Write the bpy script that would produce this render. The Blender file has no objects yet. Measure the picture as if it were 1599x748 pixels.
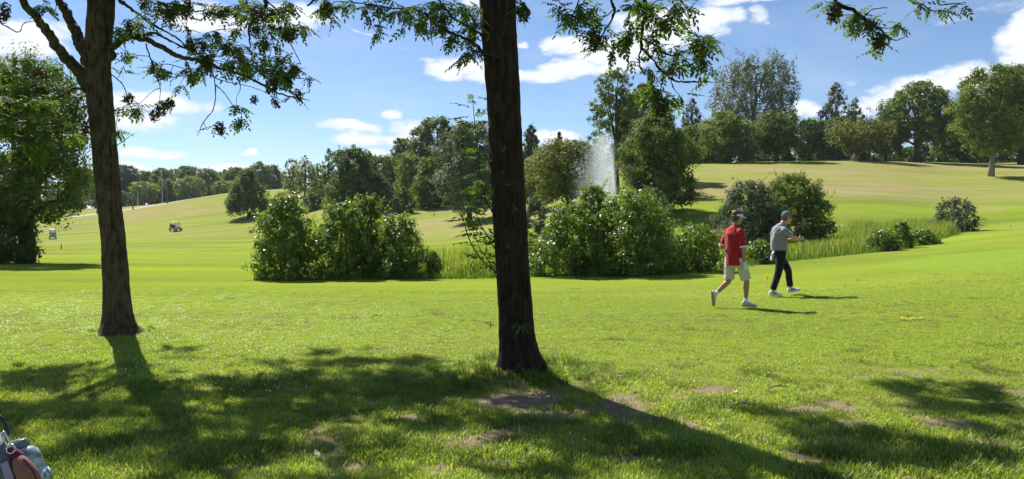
import bpy, math, random
import numpy as np
from mathutils import Vector, Matrix, noise as mnoise

random.seed(7)
RNG = np.random.default_rng(7)
scene = bpy.context.scene
COL = scene.collection

# ------------------------------------------------------------------ camera
F = 1160.0; CX = 799.5; CY = 374.0; HE = 1.75
PITCH = math.atan(39.0 / F); CP, SP = math.cos(PITCH), math.sin(PITCH)
cam_d = bpy.data.cameras.new('camera'); cam = bpy.data.objects.new('camera', cam_d)
COL.objects.link(cam); scene.camera = cam
cam_d.sensor_width = 36.0; cam_d.lens = F / 1599.0 * 36.0
cam_d.clip_start = 0.1; cam_d.clip_end = 8000
cam.location = (0, 0, HE)
cam.rotation_euler = (math.pi / 2 - PITCH, 0, 0)

# ------------------------------------------------------------------ light
SUN_EL = math.radians(47); SUN_AZ = math.radians(-34)      # azimuth from +Y towards +X
SD = np.array([math.sin(SUN_AZ) * math.cos(SUN_EL), math.cos(SUN_AZ) * math.cos(SUN_EL), math.sin(SUN_EL)])
sd = bpy.data.lights.new('sun', 'SUN'); sun = bpy.data.objects.new('sun', sd); COL.objects.link(sun)
sd.energy = 4.6; sd.angle = math.radians(0.53); sd.color = (1.0, 0.955, 0.88)
sun.rotation_mode = 'QUATERNION'; sun.rotation_quaternion = Vector(SD).to_track_quat('Z', 'Y')
sun.location = (-20, 30, 60)

scene.view_settings.view_transform = 'Standard'; scene.view_settings.look = 'None'
scene.view_settings.exposure = 1.08; scene.view_settings.gamma = 1.0
scene.view_settings.use_curve_mapping = False
scene.cycles.max_bounces = 8; scene.cycles.transparent_max_bounces = 8
scene.cycles.use_adaptive_sampling = True

CLOUDS = [  # px, py, half width, half height, rotation, strength
    (22, 62, 75, 30, 0, 1.0), (105, 52, 30, 10, 0, .5), (330, 33, 80, 22, 0, .95), (455, 30, 70, 24, 0, .95),
    (235, 160, 110, 15, 0, 1.0), (205, 188, 80, 16, 0, .95), (120, 205, 60, 14, 0, .7), (228, 243, 55, 11, 0, 1.0), (365, 259, 60, 8, 0, .9),
    (386, 235, 15, 6, 0, .9), (542, 199, 58, 10, 0, 1.0), (562, 216, 50, 10, 0, .9), (612, 179, 24, 8, 0, .7),
    (645, 198, 52, 13, 0, .95), (632, 216, 40, 11, 0, 1.0), (590, 236, 28, 8, 0, .9), (212, 266, 40, 7, 0, .8),
    (712, 108, 66, 17, 0, 1.0), (752, 120, 40, 12, 0, .9), (672, 95, 35, 5, 0, .6), (895, 76, 52, 18, 0, 1.0),
    (870, 113, 90, 12, .12, 1.0), (965, 88, 75, 30, .15, 1.0), (1030, 45, 90, 34, 0, 1.0), (1100, 38, 50, 22, 0, .9),
    (1160, 4, 70, 9, 0, .9), (1172, 33, 22, 14, 0, .6), (868, 213, 50, 13, 0, 1.0), (815, 75, 17, 6, 0, .8),
    (1243, 176, 26, 12, 0, .8), (1345, 172, 60, 18, 0, .6), (1425, 142, 80, 20, .12, 1.0), (1505, 118, 45, 20, 0, 1.0),
    (1332, 131, 20, 6, 0, .45), (1590, 68, 38, 40, 0, 1.0), (600, 68, 75, 3.0, -.34, .42), (745, 8, 60, 10, 0, .5),
    (1530, 20, 100, 10, .1, .35), (520, 330, 120, 10, 0, .4), (40, 250, 70, 12, 0, .7),
]

def build_world():
    w = bpy.data.worlds.new('World'); scene.world = w; w.use_nodes = True
    nt = w.node_tree; N = nt.nodes; L = nt.links
    for n in list(N): N.remove(n)
    out = N.new('ShaderNodeOutputWorld'); bg = N.new('ShaderNodeBackground')
    sky = N.new('ShaderNodeTexSky'); sky.sky_type = 'NISHITA'; sky.sun_disc = False
    sky.sun_elevation = SUN_EL; sky.sun_rotation = SUN_AZ
    sky.altitude = 900; sky.air_density = 1.0; sky.dust_density = 0.05; sky.ozone_density = 2.0
    tc = N.new('ShaderNodeTexCoord'); sep = N.new('ShaderNodeSeparateXYZ'); L.new(tc.outputs['Generated'], sep.inputs[0])
    def M(op, a, b=None, c=None, clamp=False):
        m = N.new('ShaderNodeMath'); m.operation = op; m.use_clamp = clamp
        for i, v in enumerate((a, b, c)):
            if v is None: continue
            if isinstance(v, (int, float)): m.inputs[i].default_value = v
            else: L.new(v, m.inputs[i])
        return m.outputs[0]
    az = M('ARCTAN2', sep.outputs[0], sep.outputs[1]); el = M('ARCSINE', sep.outputs[2])
    cmb = N.new('ShaderNodeCombineXYZ'); L.new(az, cmb.inputs[0]); L.new(el, cmb.inputs[1])
    # soft warp of the coordinates
    nz = N.new('ShaderNodeTexNoise'); nz.inputs['Scale'].default_value = 14; nz.inputs['Detail'].default_value = 3
    st = N.new('ShaderNodeMapping'); st.inputs['Scale'].default_value = (1, 1.9, 1); L.new(cmb.outputs[0], st.inputs[0])
    L.new(st.outputs[0], nz.inputs['Vector'])
    wp = N.new('ShaderNodeVectorMath'); wp.operation = 'MULTIPLY_ADD'
    L.new(nz.outputs['Color'], wp.inputs[0]); wp.inputs[1].default_value = (.075, .022, 0); wp.inputs[2].default_value = (-.0375, -.011, 0)
    ad = N.new('ShaderNodeVectorMath'); ad.operation = 'ADD'; L.new(cmb.outputs[0], ad.inputs[0]); L.new(wp.outputs[0], ad.inputs[1])
    total = None
    for (px, py, rx, ry, rot, s) in CLOUDS:
        dx, dy, dz = (px - CX) / F, 1.0, (335 - py) / F
        a0 = math.atan2(dx, dy); e0 = math.asin(dz / math.sqrt(dx * dx + dy * dy + dz * dz))
        mp = N.new('ShaderNodeMapping'); mp.vector_type = 'TEXTURE'
        mp.inputs['Location'].default_value = (a0, e0, 0); mp.inputs['Rotation'].default_value = (0, 0, rot)
        mp.inputs['Scale'].default_value = (rx / F * math.cos(a0) * 1.15, ry / F * 1.25, 1)
        L.new(ad.outputs[0], mp.inputs[0])
        ln = N.new('ShaderNodeVectorMath'); ln.operation = 'DOT_PRODUCT'
        L.new(mp.outputs[0], ln.inputs[0]); L.new(mp.outputs[0], ln.inputs[1])
        v = M('MULTIPLY', M('SUBTRACT', 1.0, ln.outputs['Value'], clamp=True), s)
        total = v if total is None else M('MAXIMUM', total, v)
    # the rest of the sky carries the same kind of cloud
    rest = N.new('ShaderNodeTexNoise'); rest.inputs['Scale'].default_value = 3.2; rest.inputs['Detail'].default_value = 5
    rm = N.new('ShaderNodeMapping'); rm.inputs['Scale'].default_value = (1, 1, 2.6); L.new(tc.outputs['Generated'], rm.inputs[0]); L.new(rm.outputs[0], rest.inputs['Vector'])
    rv = M('MULTIPLY', M('SUBTRACT', rest.outputs['Fac'], .56, clamp=True), 4.0, clamp=True)
    away = M('SUBTRACT', 1.0, M('MULTIPLY', M('SUBTRACT', sep.outputs[1], .5, clamp=True), 4.0, clamp=True))
    high = M('MULTIPLY', M('SUBTRACT', el, .32, clamp=True), 5.0, clamp=True)
    total = M('MAXIMUM', total, M('MULTIPLY', rv, M('MAXIMUM', away, high)))
    n2 = N.new('ShaderNodeTexNoise'); n2.inputs['Scale'].default_value = 26; n2.inputs['Detail'].default_value = 8; n2.inputs['Roughness'].default_value = .62
    L.new(st.outputs[0], n2.inputs['Vector'])
    mask = M('ADD', total, M('MULTIPLY', M('SUBTRACT', n2.outputs['Fac'], .54), 1.7))
    ramp = N.new('ShaderNodeMapRange'); ramp.interpolation_type = 'SMOOTHSTEP'; L.new(mask, ramp.inputs[0])
    ramp.inputs[1].default_value = .06; ramp.inputs[2].default_value = .68; ramp.inputs[4].default_value = .93
    gate = M('MULTIPLY', ramp.outputs[0], M('MULTIPLY', total, 6.0, clamp=True))
    # thin veil
    n3 = N.new('ShaderNodeTexNoise'); n3.inputs['Scale'].default_value = 5; n3.inputs['Detail'].default_value = 6
    st3 = N.new('ShaderNodeMapping'); st3.inputs['Scale'].default_value = (1, 3.5, 1); st3.inputs['Rotation'].default_value = (0, 0, .12)
    L.new(cmb.outputs[0], st3.inputs[0]); L.new(st3.outputs[0], n3.inputs['Vector'])
    veil = M('MULTIPLY', M('SUBTRACT', n3.outputs['Fac'], .44, clamp=True), .75)
    gate = M('MAXIMUM', gate, veil)
    ccol = N.new('ShaderNodeMix'); ccol.data_type = 'RGBA'
    ccol.inputs['A'].default_value = (6.8, 7.5, 8.7, 1); ccol.inputs['B'].default_value = (9.3, 9.5, 9.8, 1)
    cr = N.new('ShaderNodeMapRange'); L.new(mask, cr.inputs[0]); cr.inputs[1].default_value = .2; cr.inputs[2].default_value = .95
    L.new(cr.outputs[0], ccol.inputs['Factor'])
    grade = N.new('ShaderNodeMix'); grade.data_type = 'RGBA'; grade.blend_type = 'MULTIPLY'; grade.inputs['Factor'].default_value = 1
    L.new(sky.outputs[0], grade.inputs['A']); grade.inputs['B'].default_value = (.86, .94, 1.06, 1)
    mx = N.new('ShaderNodeMix'); mx.data_type = 'RGBA'
    L.new(gate, mx.inputs['Factor']); L.new(grade.outputs['Result'], mx.inputs['A']); L.new(ccol.outputs['Result'], mx.inputs['B'])
    L.new(mx.outputs['Result'], bg.inputs['Color']); bg.inputs['Strength'].default_value = 0.056
    L.new(bg.outputs[0], out.inputs['Surface'])
build_world()

# ------------------------------------------------------------------ helpers
def unproj(px, py, d):
    xr = (px - CX) / F; up = (CY - py) / F
    dy = CP + up * SP; dz = -SP + up * CP
    t = d / dy
    return np.array([xr * t, d, HE + dz * t])

def tag(o, label=None, cat=None, group=None, kind=None):
    if label: o['label'] = label
    if cat: o['category'] = cat
    if group: o['group'] = group
    if kind: o['kind'] = kind
    return o

def empty(name, loc=(0, 0, 0), rz=0.0):
    o = bpy.data.objects.new(name, None); COL.objects.link(o)
    o.location = tuple(float(v) for v in loc); o.rotation_euler = (0, 0, rz); o.empty_display_size = .2
    return o

class MB:
    """collects arrays of quads and triangles"""
    def __init__(s): s.v = []; s.f = []; s.m = []; s.t = []; s.n = 0
    def add(s, V, Fc, mi=0, tint=None):
        V = np.asarray(V, float).reshape(-1, 3); Fc = np.asarray(Fc, int)
        s.v.append(V); s.f.append(Fc + s.n); s.m.append(np.full(len(Fc), mi)); s.n += len(V)
        s.t.append(np.full(len(V), .5) if tint is None else np.broadcast_to(np.asarray(tint, float), (len(V),)))
        return s
    def mesh(s, name, mats, smooth=True, tint=False):
        V = np.concatenate(s.v); me = bpy.data.meshes.new(name)
        loops = np.concatenate([f.reshape(-1) for f in s.f])
        cnt = np.concatenate([np.full(len(f), f.shape[1]) for f in s.f])
        start = np.concatenate([[0], np.cumsum(cnt)[:-1]])
        me.vertices.add(len(V)); me.vertices.foreach_set('co', V.astype(np.float32).ravel())
        me.loops.add(len(loops)); me.loops.foreach_set('vertex_index', loops.astype(np.int32))
        me.polygons.add(len(cnt)); me.polygons.foreach_set('loop_start', start.astype(np.int32))
        me.polygons.foreach_set('material_index', np.concatenate(s.m).astype(np.int32))
        if not isinstance(mats, (list, tuple)): mats = [mats]
        for m in mats: me.materials.append(m)
        if tint:
            a = me.attributes.new('tint', 'FLOAT', 'POINT'); a.data.foreach_set('value', np.concatenate(s.t).astype(np.float32))
        me.update(calc_edges=True)
        me.polygons.foreach_set('use_smooth', np.full(len(cnt), bool(smooth)))
        return me
    def build(s, name, mats, parent=None, smooth=True, tint=False):
        o = bpy.data.objects.new(name, s.mesh(name, mats, smooth, tint)); COL.objects.link(o)
        if parent is not None: o.parent = parent
        return o

def ring_frames(P):
    P = np.asarray(P, float); T = np.gradient(P, axis=0)
    T /= np.linalg.norm(T, axis=1)[:, None] + 1e-9
    ref = np.array([0, 0, 1.0]) if abs(T[0][2]) < .85 else np.array([1.0, 0, 0])
    n = ref - T[0] * np.dot(ref, T[0]); n /= np.linalg.norm(n)
    U = [n]
    for i in range(1, len(P)):
        n = U[-1] - T[i] * np.dot(U[-1], T[i]); n /= np.linalg.norm(n) + 1e-9; U.append(n)
    U = np.array(U); W = np.cross(T, U)
    return P, T, U, W

def tube_arr(P, R, k=6, cap=True):
    P, T, U, W = ring_frames(P); n = len(P); R = np.broadcast_to(np.asarray(R, float), (n,))
    a = np.arange(k) * 2 * math.pi / k
    V = P[:, None, :] + R[:, None, None] * (np.cos(a)[None, :, None] * U[:, None, :] + np.sin(a)[None, :, None] * W[:, None, :])
    V = V.reshape(-1, 3)
    i = np.arange(n - 1)[:, None] * k; j = np.arange(k)[None, :]
    Q = np.stack([i + j, i + (j + 1) % k, i + k + (j + 1) % k, i + k + j], -1).reshape(-1, 4)
    return V, Q

def add_tube(mb, P, R, k=6, mi=0, cap=True):
    V, Q = tube_arr(P, R, k)
    n = len(P)
    if cap:
        V = np.concatenate([V, [P[0]], [P[-1]]]); c0, c1 = n * k, n * k + 1
        j = np.arange(k)
        T0 = np.stack([np.full(k, c0), (j + 1) % k, j], -1); T1 = np.stack([np.full(k, c1), (n - 1) * k + j, (n - 1) * k + (j + 1) % k], -1)
        base = mb.n
        mb.v.append(V); mb.t.append(np.full(len(V), .5)); mb.n += len(V)
        mb.f.append(Q + base); mb.m.append(np.full(len(Q), mi))
        mb.f.append(T0 + base); mb.m.append(np.full(k, mi)); mb.f.append(T1 + base); mb.m.append(np.full(k, mi))
    else: mb.add(V, Q, mi)

def add_loft(mb, rings, side, k=16, mi=0):
    """rings: (centre, a, b); a along side axis, b across"""
    P = np.array([r[0] for r in rings], float); T = np.gradient(P, axis=0); T /= np.linalg.norm(T, axis=1)[:, None] + 1e-9
    V = []
    a = np.arange(k) * 2 * math.pi / k
    side = np.asarray(side, float)
    for i, (c, ra, rb) in enumerate(rings):
        u = side - T[i] * np.dot(side, T[i]); u /= np.linalg.norm(u) + 1e-9; w = np.cross(T[i], u)
        V.append(P[i] + ra * np.cos(a)[:, None] * u + rb * np.sin(a)[:, None] * w)
    V = np.concatenate(V); n = len(P); i = np.arange(n - 1)[:, None] * k; j = np.arange(k)[None, :]
    Q = np.stack([i + j, i + (j + 1) % k, i + k + (j + 1) % k, i + k + j], -1).reshape(-1, 4)
    V = np.concatenate([V, P[:1], P[-1:]]); jj = np.arange(k); base = mb.n
    T0 = np.stack([np.full(k, n * k), (jj + 1) % k, jj], -1); T1 = np.stack([np.full(k, n * k + 1), (n - 1) * k + jj, (n - 1) * k + (jj + 1) % k], -1)
    mb.v.append(V); mb.t.append(np.full(len(V), .5)); mb.n += len(V)
    for f in (Q, T0, T1): mb.f.append(f + base); mb.m.append(np.full(len(f), mi))

def add_box(mb, c, s, rz=0, mi=0, bev=0.0, tilt=0.0):
    x, y, z = np.array(s) / 2.0
    b = min(bev, x, y, z) if bev else 0
    if b <= 0:
        V = np.array([[sx * x, sy * y, sz * z] for sz in (-1, 1) for sy in (-1, 1) for sx in (-1, 1)], float)
        Fc = [(0, 2, 3, 1), (4, 5, 7, 6), (0, 1, 5, 4), (2, 6, 7, 3), (0, 4, 6, 2), (1, 3, 7, 5)]
        tri = None
    else:
        V = []; 
        for zz, ins in ((-z, b), (-z + b, 0), (z - b, 0), (z, b)):
            xx, yy = x - ins, y - ins
            for (ax, ay) in ((-xx + b, -yy), (xx - b, -yy), (xx, -yy + b), (xx, yy - b), (xx - b, yy), (-xx + b, yy), (-xx, yy - b), (-xx, -yy + b)): V.append((ax, ay, zz))
        V = np.array(V, float); Fc = []
        for r in range(3):
            for j in range(8): Fc.append((r * 8 + j, r * 8 + (j + 1) % 8, r * 8 + 8 + (j + 1) % 8, r * 8 + 8 + j))
        for o_, rev in ((0, 1), (24, 0)):
            q = [(o_, o_ + 1, o_ + 2, o_ + 7), (o_ + 7, o_ + 2, o_ + 3, o_ + 6), (o_ + 6, o_ + 3, o_ + 4, o_ + 5)]
            Fc += [t[::-1] if rev else t for t in q]
    if tilt: 
        ct, s_t = math.cos(tilt), math.sin(tilt); V = V @ np.array([[ct, 0, -s_t], [0, 1, 0], [s_t, 0, ct]])
    cr, sr = math.cos(rz), math.sin(rz)
    V = V @ np.array([[cr, sr, 0], [-sr, cr, 0], [0, 0, 1]]) + np.asarray(c, float)
    mb.add(V, np.array(Fc), mi)

def catmull(P, R, n=6):
    P = np.asarray(P, float); R = np.asarray(R, float)
    if len(P) < 3: 
        t = np.linspace(0, 1, n + 1)[:, None]; return P[0] * (1 - t) + P[-1] * t, R[0] * (1 - t[:, 0]) + R[-1] * t[:, 0]
    A = np.concatenate([[2 * P[0] - P[1]], P, [2 * P[-1] - P[-2]]]); out = []; rr = []
    for i in range(len(P) - 1):
        p0, p1, p2, p3 = A[i:i + 4]
        for t in np.linspace(0, 1, n, endpoint=False):
            out.append(.5 * ((2 * p1) + (-p0 + p2) * t + (2 * p0 - 5 * p1 + 4 * p2 - p3) * t * t + (-p0 + 3 * p1 - 3 * p2 + p3) * t ** 3)); rr.append(R[i] * (1 - t) + R[i + 1] * t)
    out.append(P[-1]); rr.append(R[-1])
    return np.array(out), np.array(rr)

# value noise in numpy
def vnoise(x, y, seed=0):
    xi = np.floor(x).astype(np.int64); yi = np.floor(y).astype(np.int64); fx = x - xi; fy = y - yi
    fx = fx * fx * (3 - 2 * fx); fy = fy * fy * (3 - 2 * fy)
    def h(a, b):
        n = (a * 374761393 + b * 668265263 + seed * 1442695041) & 0x7fffffff
        n = ((n ^ (n >> 13)) * 1274126177) & 0x7fffffff
        return ((n ^ (n >> 16)) & 0xffff) / 65535.0
    return (h(xi, yi) * (1 - fx) + h(xi + 1, yi) * fx) * (1 - fy) + (h(xi, yi + 1) * (1 - fx) + h(xi + 1, yi + 1) * fx) * fy
def fbm(x, y, s, seed=0, o=4):
    v = 0; a = .5; tot = 0
    for i in range(o): v = v + a * vnoise(x / s * 2 ** i + 17 * i, y / s * 2 ** i - 9 * i, seed + i); tot += a; a *= .5
    return v / tot
def sstep(a, b, x):
    t = np.clip((x - a) / (b - a), 0, 1); return t * t * (3 - 2 * t)

# ------------------------------------------------------------------ terrain
DEP = [0, 6, 10, 14, 18, 22, 26, 32, 40, 50, 60, 75, 90, 110, 130, 150, 180, 210, 240, 300, 400, 700, 3000]
COLS = {
    -1400: [0, 0, 0, 0, -.05, -.1, -.2, -.4, -.7, -1.1, -1.5, -2, -2.4, -2.8, -3, -2.8, -1, 1, 2.5, 3, 3, 3, 3],
    0: [0, 0, 0, 0, -.05, -.12, -.2, -.4, -.7, -1.15, -1.6, -2.1, -2.5, -2.8, -3, -2.75, -1.0, 1.0, 2.6, 3.2, 3.2, 3.2, 3.2],
    200: [0, 0, 0, 0, -.05, -.15, -.25, -.45, -.75, -1.2, -1.55, -2, -2.3, -2.45, -2.4, -1.8, .6, 3.4, 4.2, 4.6, 4.6, 4.6, 4.6],
    400: [0, 0, 0, 0, -.04, -.13, -.25, -.45, -.75, -1.1, -1.5, -1.9, -2.1, -2, -1, 1.5, 4.6, 8.0, 9.5, 10.0, 10, 10, 10],
    550: [0, 0, 0, 0, -.03, -.12, -.55, -1.1, -1.4, -1.4, -1.2, -.8, 0, 1.6, 3.2, 5, 7, 9, 10.5, 12, 12, 12, 12],
    700: [0, 0, 0, 0, -.02, -.12, -.8, -1.2, -1.2, -1.1, -.95, 0, 1.0, 2.4, 3.8, 5.2, 7, 9, 10.5, 12, 12, 12, 12],
    850: [0, 0, 0, 0, 0, -.02, -.8, -1.2, -1.2, -.6, .3, 2.2, 3.6, 5.4, 7, 8.5, 10, 11, 12, 12, 12, 12, 12],
    1000: [0, 0, 0, 0, .01, .02, -.4, -1.1, -1.0, .1, 2.2, 4.6, 6.6, 8.8, 10, 10.4, 10.4, 10.4, 10.4, 10.4, 10, 10, 10],
    1100: [0, 0, 0, .01, .04, .08, 0, -.7, -.6, .8, 2.6, 5.0, 7.3, 9.4, 10.2, 10.4, 10.4, 10.4, 10.4, 10.4, 10, 10, 10],
    1200: [0, 0, .01, .04, .08, .12, .16, -.4, -.1, 1.2, 2.8, 5.2, 7.3, 9.6, 10.4, 10.4, 10.4, 10.4, 10.4, 10.4, 10, 10, 10],
    1350: [0, 0, .05, .18, .25, .31, .36, .2, .55, 1.5, 2.8, 5, 7.2, 9.6, 10.6, 10.6, 10.6, 10.6, 10.6, 10.6, 10, 10, 10],
    1500: [0, 0, .1, .3, .45, .55, .6, .66, .77, 1.4, 2.5, 4.6, 6.6, 9.2, 10.6, 10.6, 10.6, 10.6, 10.6, 10.6, 10, 10, 10],
    1620: [0, 0, .12, .38, .55, .7, .82, .96, 1.15, 1.7, 2.7, 4.6, 6.6, 9.0, 10.6, 10.6, 10.6, 10.6, 10.6, 10.6, 10, 10, 10],
    3000: [0, 0, .3, .8, 1.2, 1.5, 1.8, 2.1, 2.4, 2.9, 3.6, 5, 6.6, 9.0, 10.6, 10.6, 10.6, 10.6, 10.6, 10.6, 10, 10, 10],
}
def pchip(x, y, xn):
    x = np.asarray(x, float); y = np.asarray(y, float); h = np.diff(x); d = np.diff(y) / h
    m = np.zeros_like(y)
    for i in range(1, len(x) - 1):
        if d[i - 1] * d[i] > 0:
            w1 = 2 * h[i] + h[i - 1]; w2 = h[i] + 2 * h[i - 1]; m[i] = (w1 + w2) / (w1 / d[i - 1] + w2 / d[i])
    k = np.clip(np.searchsorted(x, xn) - 1, 0, len(h) - 1); t = (xn - x[k]) / h[k]
    return ((1 + 2 * t) * (1 - t) ** 2 * y[k] + t * (1 - t) ** 2 * h[k] * m[k] + t * t * (3 - 2 * t) * y[k + 1] + t * t * (t - 1) * h[k] * m[k + 1])
DL = np.linspace(0, math.log1p(3000 / 5.0), 420); DV = 5 * np.expm1(DL)
PXN = np.linspace(-1400, 3000, 441)
_cx = sorted(COLS)
_t1 = np.array([pchip(DEP, COLS[c], np.clip(DV, 0, 2999.9)) for c in _cx])
TAB = np.array([pchip(_cx, _t1[:, j], np.clip(PXN, -1399.9, 2999.9)) for j in range(len(DV))])   # depth x px
def _blur(A, k, ax):
    w = np.exp(-np.linspace(-2, 2, 2 * k + 1) ** 2 / 2); w /= w.sum()
    pad = [(0, 0), (0, 0)]; pad[ax] = (k, k); B = np.pad(A, pad, mode='edge')
    return np.apply_along_axis(lambda v: np.convolve(v, w, 'valid'), ax, B)
TAB = _blur(_blur(TAB, 4, 0), 5, 1)
CTR = (0.05, 8.15); LFT = (-5.72, 10.85)
def H(x, y):
    x = np.asarray(x, float); y = np.asarray(y, float)
    yc = np.maximum(y, .5); px = np.clip(CX + F * x / yc, -1399, 2999)
    d = np.clip(np.log1p(np.maximum(y, 0) / 5.0), 0, DL[-1] - 1e-6)
    i = d / DL[1]; i0 = np.clip(i.astype(int), 0, len(DL) - 2); fi = i - i0
    j = (px + 1400) / 10.0; j0 = np.clip(j.astype(int), 0, len(PXN) - 2); fj = j - j0
    z = (TAB[i0, j0] * (1 - fi) + TAB[i0 + 1, j0] * fi) * (1 - fj) + (TAB[i0, j0 + 1] * (1 - fi) + TAB[i0 + 1, j0 + 1] * fi) * fj
    dist = np.hypot(x, y)
    z = z + .05 * (fbm(x, y, 3.0, 3, 3) - .5) * np.clip(dist / 10, .5, 1) + (.5 * (fbm(x, y, 26.0, 9, 3) - .5)) * sstep(30, 90, dist)
    z = z + .115 * np.exp(-((x - CTR[0]) ** 2 + (y - CTR[1]) ** 2) / .42) + .07 * np.exp(-((x - LFT[0]) ** 2 + (y - LFT[1]) ** 2) / .4)
    return z
def Hs(x, y): return float(H(np.array([x]), np.array([y]))[0])
def ground_hit(px, py, dmin=3, dmax=400):
    """where the photo's line of sight meets the terrain"""
    ds = np.exp(np.linspace(math.log(dmin), math.log(dmax), 900)); P = np.array([unproj(px, py, d) for d in ds])
    g = H(P[:, 0], P[:, 1]) - P[:, 2]; k = np.argmax(g > 0)
    return P[k] if g[k] > 0 else P[-1]

SOILS = [(815, 628, 75, 16), (1258, 716, 42, 10), (1475, 662, 55, 10), (1545, 692, 50, 9), (500, 690, 50, 10), (775, 690, 70, 14), (640, 652, 45, 6),
         (1255, 640, 25, 6), (1300, 668, 50, 6), (1110, 610, 40, 5), (345, 735, 40, 8), (905, 600, 22, 8), (1090, 660, 30, 5), (700, 735, 60, 8)]
SOILW = []
for (px, py, rx, ry) in SOILS:
    c = ground_hit(px, py, 2, 40); e = ground_hit(px + rx, py, 2, 40); b = ground_hit(px, py + ry, 2, 40)
    SOILW.append((c[0], c[1], abs(e[0] - c[0]), abs(c[1] - b[1]) * 1.1))
def soil_mask(x, y):
    w = (fbm(x, y, .35, 21, 3) - .5) * 1.5
    m = np.zeros_like(x)
    for (cx, cy, rx, ry) in SOILW:
        d = ((x - cx) / rx) ** 2 + ((y - cy) / ry) ** 2
        m = np.maximum(m, np.clip(1.22 - d + w * 1.5, 0, 1))
    near = sstep(9.5, 6.0, y) * sstep(-2, -1, y + 3)
    m = np.maximum(m, near * sstep(.60, .72, fbm(x, y, .38, 5, 4)) * .85 * sstep(-3.0, -.5, x))
    return m
def dry_mask(x, y):
    yc = np.maximum(y, .5); px = CX + F * x / yc
    d = np.zeros_like(x)
    n = fbm(x, y * 1.6, 18, 40, 4)
    d = np.maximum(d, sstep(1020, 1120, px) * sstep(56, 70, y) * (-.35 + 2.2 * n) * (1 - .75 * sstep(95, 108, y) * (1 - n)))
    d = np.maximum(d, sstep(560, 620, px) * sstep(1000, 930, px) * sstep(60, 72, y) * (-.25 + 1.7 * n))
    d = np.maximum(d, sstep(700, 600, px) * sstep(150, 178, y) * (-.25 + 1.7 * n))
    d = np.maximum(d, sstep(700, 500, px) * sstep(100, 128, y) * (.0 + .7 * n))
    d = np.maximum(d, .75 * sstep(.62, .80, fbm(x, y * 2.2, 9, 61, 3)) * sstep(12, 20, y))
    return np.clip(d, 0, 1)
GRN = ground_hit(1690, 402, 8, 60)
def green_mask(x, y):
    return sstep(1.12, 1.0, ((x - GRN[0]) / 4.6) ** 2 + ((y - GRN[1]) / 3.6) ** 2 + .06 * (fbm(x, y, 1.5, 2, 2) - .5))

# ------------------------------------------------------------------ materials
class NT:
    def __init__(s, name):
        s.m = bpy.data.materials.new(name); s.m.use_nodes = True; s.nt = s.m.node_tree
        for n in list(s.nt.nodes): s.nt.nodes.remove(n)
        s.out = s.new('ShaderNodeOutputMaterial')
    def new(s, t, **k):
        n = s.nt.nodes.new(t)
        for a, b in k.items(): setattr(n, a, b)
        return n
    def l(s, a, b): s.nt.links.new(a, b)
    def setv(s, inp, v):
        if isinstance(v, bpy.types.NodeSocket): s.l(v, inp)
        elif isinstance(v, (tuple, list)) and len(v) == 3 and inp.type == 'RGBA': inp.default_value = (*v, 1)
        else: inp.default_value = v
    def math(s, op, a, b=0.0, clamp=False):
        n = s.new('ShaderNodeMath', operation=op, use_clamp=clamp); s.setv(n.inputs[0], a); s.setv(n.inputs[1], b); return n.outputs[0]
    def mix(s, f, a, b, blend='MIX'):
        n = s.new('ShaderNodeMix', data_type='RGBA', blend_type=blend); s.setv(n.inputs['Factor'], f); s.setv(n.inputs['A'], a); s.setv(n.inputs['B'], b); return n.outputs['Result']
    def noise(s, scale, detail=4, rough=.5, vec=None, stretch=None, coord='Object'):
        n = s.new('ShaderNodeTexNoise'); n.inputs['Scale'].default_value = scale; n.inputs['Detail'].default_value = detail; n.inputs['Roughness'].default_value = rough
        if vec is None:
            tc = s.new('ShaderNodeTexCoord'); vec = tc.outputs[coord]
        if stretch:
            mp = s.new('ShaderNodeMapping'); mp.inputs['Scale'].default_value = stretch; s.l(vec, mp.inputs[0]); vec = mp.outputs[0]
        s.l(vec, n.inputs['Vector']); return n.outputs['Fac']
    def rng(s, v, a, b, c=0.0, d=1.0):
        n = s.new('ShaderNodeMapRange'); n.inputs[1].default_value = a; n.inputs[2].default_value = b; n.inputs[3].default_value = c; n.inputs[4].default_value = d; s.setv(n.inputs[0], v); return n.outputs[0]
    def attr(s, name): 
        n = s.new('ShaderNodeAttribute'); n.attribute_name = name; return n.outputs['Fac']
    def bsdf(s, col, rough=.6, spec=.3, metal=0.0, bump=None, bstr=.3, bdist=.01, sheen=0.0):
        b = s.new('ShaderNodeBsdfPrincipled'); s.setv(b.inputs['Base Color'], col); s.setv(b.inputs['Roughness'], rough)
        b.inputs['Specular IOR Level'].default_value = spec; b.inputs['Metallic'].default_value = metal; b.inputs['Sheen Weight'].default_value = sheen
        if bump is not None:
            bn = s.new('ShaderNodeBump'); bn.inputs['Strength'].default_value = bstr; bn.inputs['Distance'].default_value = bdist
            s.l(bump, bn.inputs['Height']); s.l(bn.outputs[0], b.inputs['Normal'])
        return b.outputs[0]
    def done(s, sh): s.l(sh, s.out.inputs['Surface']); return s.m

def simple(name, col, rough=.6, spec=.3, metal=0.0, nscale=40, var=.12, bump=.15, bdist=.003, sheen=0.0):
    t = NT(name); n = t.noise(nscale, 4)
    c = t.mix(t.rng(n, .3, .7), tuple(v * (1 - var) for v in col), tuple(min(1, v * (1 + var)) for v in col))
    return t.done(t.bsdf(c, rough, spec, metal, n, bump, bdist, sheen))

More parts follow.
